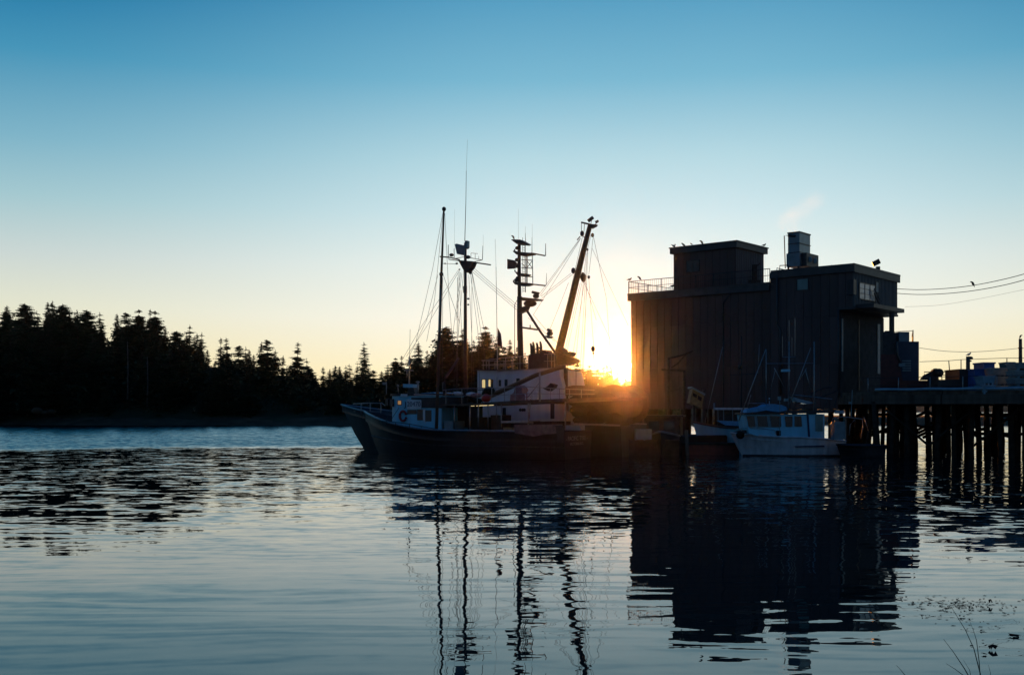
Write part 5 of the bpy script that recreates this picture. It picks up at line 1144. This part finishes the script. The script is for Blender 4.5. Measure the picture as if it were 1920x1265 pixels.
# ------------------------------------------------------------------ birds
def bird(px, py, Y, label, size=.34, face=1, up=.35, gull=False, float_=False, legs=True):
    mb = MB(); c = W(px, py, Y); rot = Matrix.Rotation(-up * face if not float_ else 0, 3, 'Y'); f = face
    mb.ball(c, size * .5, (.85, .42, .42), 10, 8, rot)
    def P(x, z): return c + rot @ Vector((x * f, 0, z)) * size
    hd = c + Vector((f * .34, 0, .30 if not float_ else .26)) * size; mb.tube([P(.25, .05), hd], size * .13, size * .10, 6); mb.ball(hd, size * .14, (1.1, .9, .95), 8, 6)
    mb.tube([hd + Vector((f * .1 * size, 0, 0)), hd + Vector((f * .27 * size, 0, -.03 * size))], size * .035, size * .008, 4)
    mb.tube([P(-.3, .0), P(-.72, -.03)], size * .12, size * .03, 5)
    if legs:
        for o in (-.06, .06): q = c + Vector((0, o * size, -.15 * size)); mb.tube([q, q - Vector((0, 0, .28 * size))], size * .022, None, 4)
    return single(mb, 'gull' if gull else 'bird', M_['birdw'] if gull else M_['bird'], label, 'bird', 'birds', org=tuple(c - Vector((0, 0, .4 * size))))
PY = FA.at(P0, O1 - .2, 0).y
def onpent(x): return FA.at(FA.S(x, O1 - .1), O1 - .1, 0).y
bird(1263, 461, onpent(1263), 'bird at the left end of the penthouse roof edge', .32, 1, -.5)
bird(1281.5, 458.7, onpent(1281), 'second bird from the left on the penthouse roof edge', .32, -1, .6)
bird(1296.5, 457.5, onpent(1296), 'smallest bird, third along the penthouse roof edge', .2, -1, .4)
bird(1316, 454.2, onpent(1316), 'upright bird, fourth along the penthouse roof edge', .34, -1, 1.0)
bird(1432.5, 459.6, FPb.at(PD, 0, 0).y, 'bird on the right corner of the penthouse roof', .3, 1, .1)
yl = FA.at(SE, 0, 0).y
bird(1180.5, 523.8, yl, 'bird crouching on the corner of the roof railing', .34, 1, .1)
bird(1199.5, 521.3, FA.at(FA.S(1199), 0, 0).y, 'bird standing on the roof railing right of its corner', .36, -1, .9)
bird(1261, 536, FL.at(DEP * .8, 0, 0).y, 'bird on the roof deck behind the railing, by the penthouse wall', .4, 1, .2)
bird(1561, 498.8, 71, 'small bird on the main roof edge right of the cooling tower', .2, -1, .2)
bird(1824.3, 531.6, 64, 'bird sitting on the upper power line', .33, -1, 1.1)
bird(1816.5, 664, 69, 'pale gull standing on the lamp post', .3, 1, .3, True)
bird(1913.2, 630.5, 80, 'upright bird on top of the utility pole', .3, 1, 1.1)
p = F2.P(962.5, 444.5); bird(962.5, 444.5, p.y, 'upright bird perched on the top platform of the lattice mast', .28, -1, 1.1)
bird(203, 850, 6000 / (851.5 - HZ), 'small dark waterbird floating on the wind line, left', .42, -1, 0, float_=True, legs=False)

# ------------------------------------------------------------------ near bank, reeds, drifting leaves
grid([-6 + .6 * i for i in range(28)], [-6, -2, 0, 1.5, 2.6, 3.4, 4.0, 4.6, 5.4, 6.2], lambda x, y: (1.45 + .15 * mnoise.noise(Vector((x, y, 0)))) if y < 3 else 1.45 - (y - 3) * .75, 'near_bank', M_['soil'])
def reed(pts, Y, r, label):
    P = [W(x, y, Y + i * .02) for i, (x, y) in enumerate(pts)]; out = []
    for i in range(len(P) - 1):
        for k in range(5): out.append(P[i].lerp(P[i + 1], k / 5))
    out.append(P[-1]); mb = MB(); mb.tube(out, r * .75, r * .2, 4); return single(mb, 'reed', M_['grassm'], label, 'reed', 'reeds at the bank', org=tuple(out[0]))
reed([(1845, 1330), (1838, 1262), (1826, 1215), (1810, 1180), (1783, 1136)], 3.8, .0035, 'tallest reed blade, leaning left')
reed([(1842, 1330), (1836, 1240), (1831, 1200), (1826, 1183), (1818, 1163)], 3.9, .0028, 'thin upright reed right of the tallest one')
reed([(1850, 1325), (1808, 1252), (1788, 1222), (1769, 1197)], 3.7, .0030, 'reed left of the tallest one, bent further over')
reed([(1840, 1320), (1806, 1265), (1790, 1253), (1774, 1243)], 3.6, .0026, 'short reed almost lying to the left')
reed([(1720, 1320), (1697, 1265), (1688, 1254), (1680, 1246)], 3.6, .0028, 'short lone reed at the bottom edge, left of the clump')
reed([(1830, 1320), (1818, 1255), (1806, 1236)], 3.6, .0020, 'fine short blade inside the reed clump')
reed([(1856, 1320), (1857, 1260), (1853, 1245)], 3.6, .0018, 'fine blade at the right of the reed clump')
def leaf(px, py, w_, label, seed, h=.02):
    rd = random.Random(seed); Y = 3 * FPX / (py - HZ); c = W(px, py, Y); c.z = .006; R0 = w_ / FPX * Y / 2; n = 14; mb = MB()
    ring_ = [c + Vector((math.cos(2 * math.pi * i / n) * R0 * (1 if i % 2 else .55) * rd.uniform(.8, 1.1), math.sin(2 * math.pi * i / n) * R0 * .9 * (1 if i % 2 else .5) * rd.uniform(.8, 1.1), rd.uniform(0, h))) for i in range(n)]
    mb.add([c + Vector((0, 0, h))] + ring_, [(0, i + 1, (i + 1) % n + 1) for i in range(n)]); return single(mb, 'floating_leaf', M_['leafm'], label, 'leaf', 'leaves drifting on the water')
leaf(1903, 1193, 28, 'largest drifting leaf at the right edge', 1, .03); leaf(1861, 1218, 18, 'curled dark leaf drifting right of the reeds', 2, .07); leaf(1845, 1227, 14, 'thin leaf with a long stalk drifting by the reeds', 3)
leaf(1857, 1134, 8, 'small upright leaf in the drifting weed line', 4, .09); leaf(1840, 1183, 6, 'tiny leaf above the curled dark one', 5); leaf(1843, 1202, 6, 'tiny leaf between two drifting leaves', 6)
mb = MB(); rd = random.Random(3)
for i in range(260):
    px = rd.gauss(1800, 55); py = 1133 + (px - 1800) * .03 + rd.gauss(0, 6) + (rd.random() < .25) * rd.uniform(5, 35)
    Y = 3 * FPX / (py - HZ); c = W(px, py, Y); c.z = .005; s_ = rd.uniform(.008, .03); a = rd.uniform(0, 3)
    d = Vector((math.cos(a), math.sin(a), 0)) * s_ * 1.8; e = Vector((-math.sin(a), math.cos(a), 0)) * s_ * .6; mb.add([c - d, c - e, c + d, c + e + Vector((0, 0, .006))], [(0, 1, 2, 3)])
mb.build('floating_weed', M_['leafm'], kind='stuff')

# ------------------------------------------------------------------ steam above the cooling tower
def steam():
    c0 = FA.P(1500, 400, 2.2)
    mb = MB(); mb.box((c0.x - 2.4, c0.y - 1.3, c0.z - 1.7), (c0.x + 2.6, c0.y + 1.3, c0.z + 1.6)); o = mb.build('steam', bpy.data.materials.new('steam'), kind='stuff')
    m = o.data.materials[0]; m.use_nodes = True; t = m.node_tree; t.nodes.clear(); out = t.nodes.new('ShaderNodeOutputMaterial'); pv = t.nodes.new('ShaderNodeVolumePrincipled'); t.links.new(pv.outputs[0], out.inputs['Volume'])
    g = t.nodes.new('ShaderNodeNewGeometry'); dens = None
    def mth(op, a, b):
        q = t.nodes.new('ShaderNodeMath'); q.operation = op
        for i, v in enumerate((a, b)):
            if isinstance(v, (int, float)): q.inputs[i].default_value = v
            else: t.links.new(v, q.inputs[i])
        return q.outputs[0]
    for dx, dz, rr_ in ((-.45, -1.15, .55), (-.95, -.6, .85), (-.4, -.1, .8), (.35, .35, .9), (1.1, .95, .8)):
        q = t.nodes.new('ShaderNodeVectorMath'); q.operation = 'DISTANCE'; t.links.new(g.outputs['Position'], q.inputs[0]); q.inputs[1].default_value = (c0.x + dx, c0.y, c0.z + dz)
        v = mth('MAXIMUM', mth('SUBTRACT', 1.0, mth('DIVIDE', q.outputs['Value'], rr_)), 0.0); dens = v if dens is None else mth('ADD', dens, v)
    nz = t.nodes.new('ShaderNodeTexNoise'); nz.inputs['Scale'].default_value = 1.3; nz.inputs['Detail'].default_value = 4; t.links.new(g.outputs['Position'], nz.inputs['Vector'])
    t.links.new(mth('MULTIPLY', mth('MULTIPLY', dens, mth('MAXIMUM', mth('SUBTRACT', nz.outputs[0], .25), 0.0)), .17), pv.inputs['Density'])
    pv.inputs['Color'].default_value = (1, 1, 1, 1); pv.inputs['Anisotropy'].default_value = .72
steam()

# ------------------------------------------------------------------ thin scattering volume, added to imitate lens glare around the sun
hb = MB(); hb.box((-2600, -420, -4.2), (2600, 3600, 36)); hz = hb.build('glare_volume', bpy.data.materials.new('glare_volume'), kind='stuff')
m = hz.data.materials[0]; m.use_nodes = True; t = m.node_tree; t.nodes.clear()
out = t.nodes.new('ShaderNodeOutputMaterial'); pv = t.nodes.new('ShaderNodeVolumePrincipled'); t.links.new(pv.outputs[0], out.inputs['Volume'])
pv.inputs['Density'].default_value = .00005; pv.inputs['Anisotropy'].default_value = .973; pv.inputs['Color'].default_value = (1, .97, .93, 1)
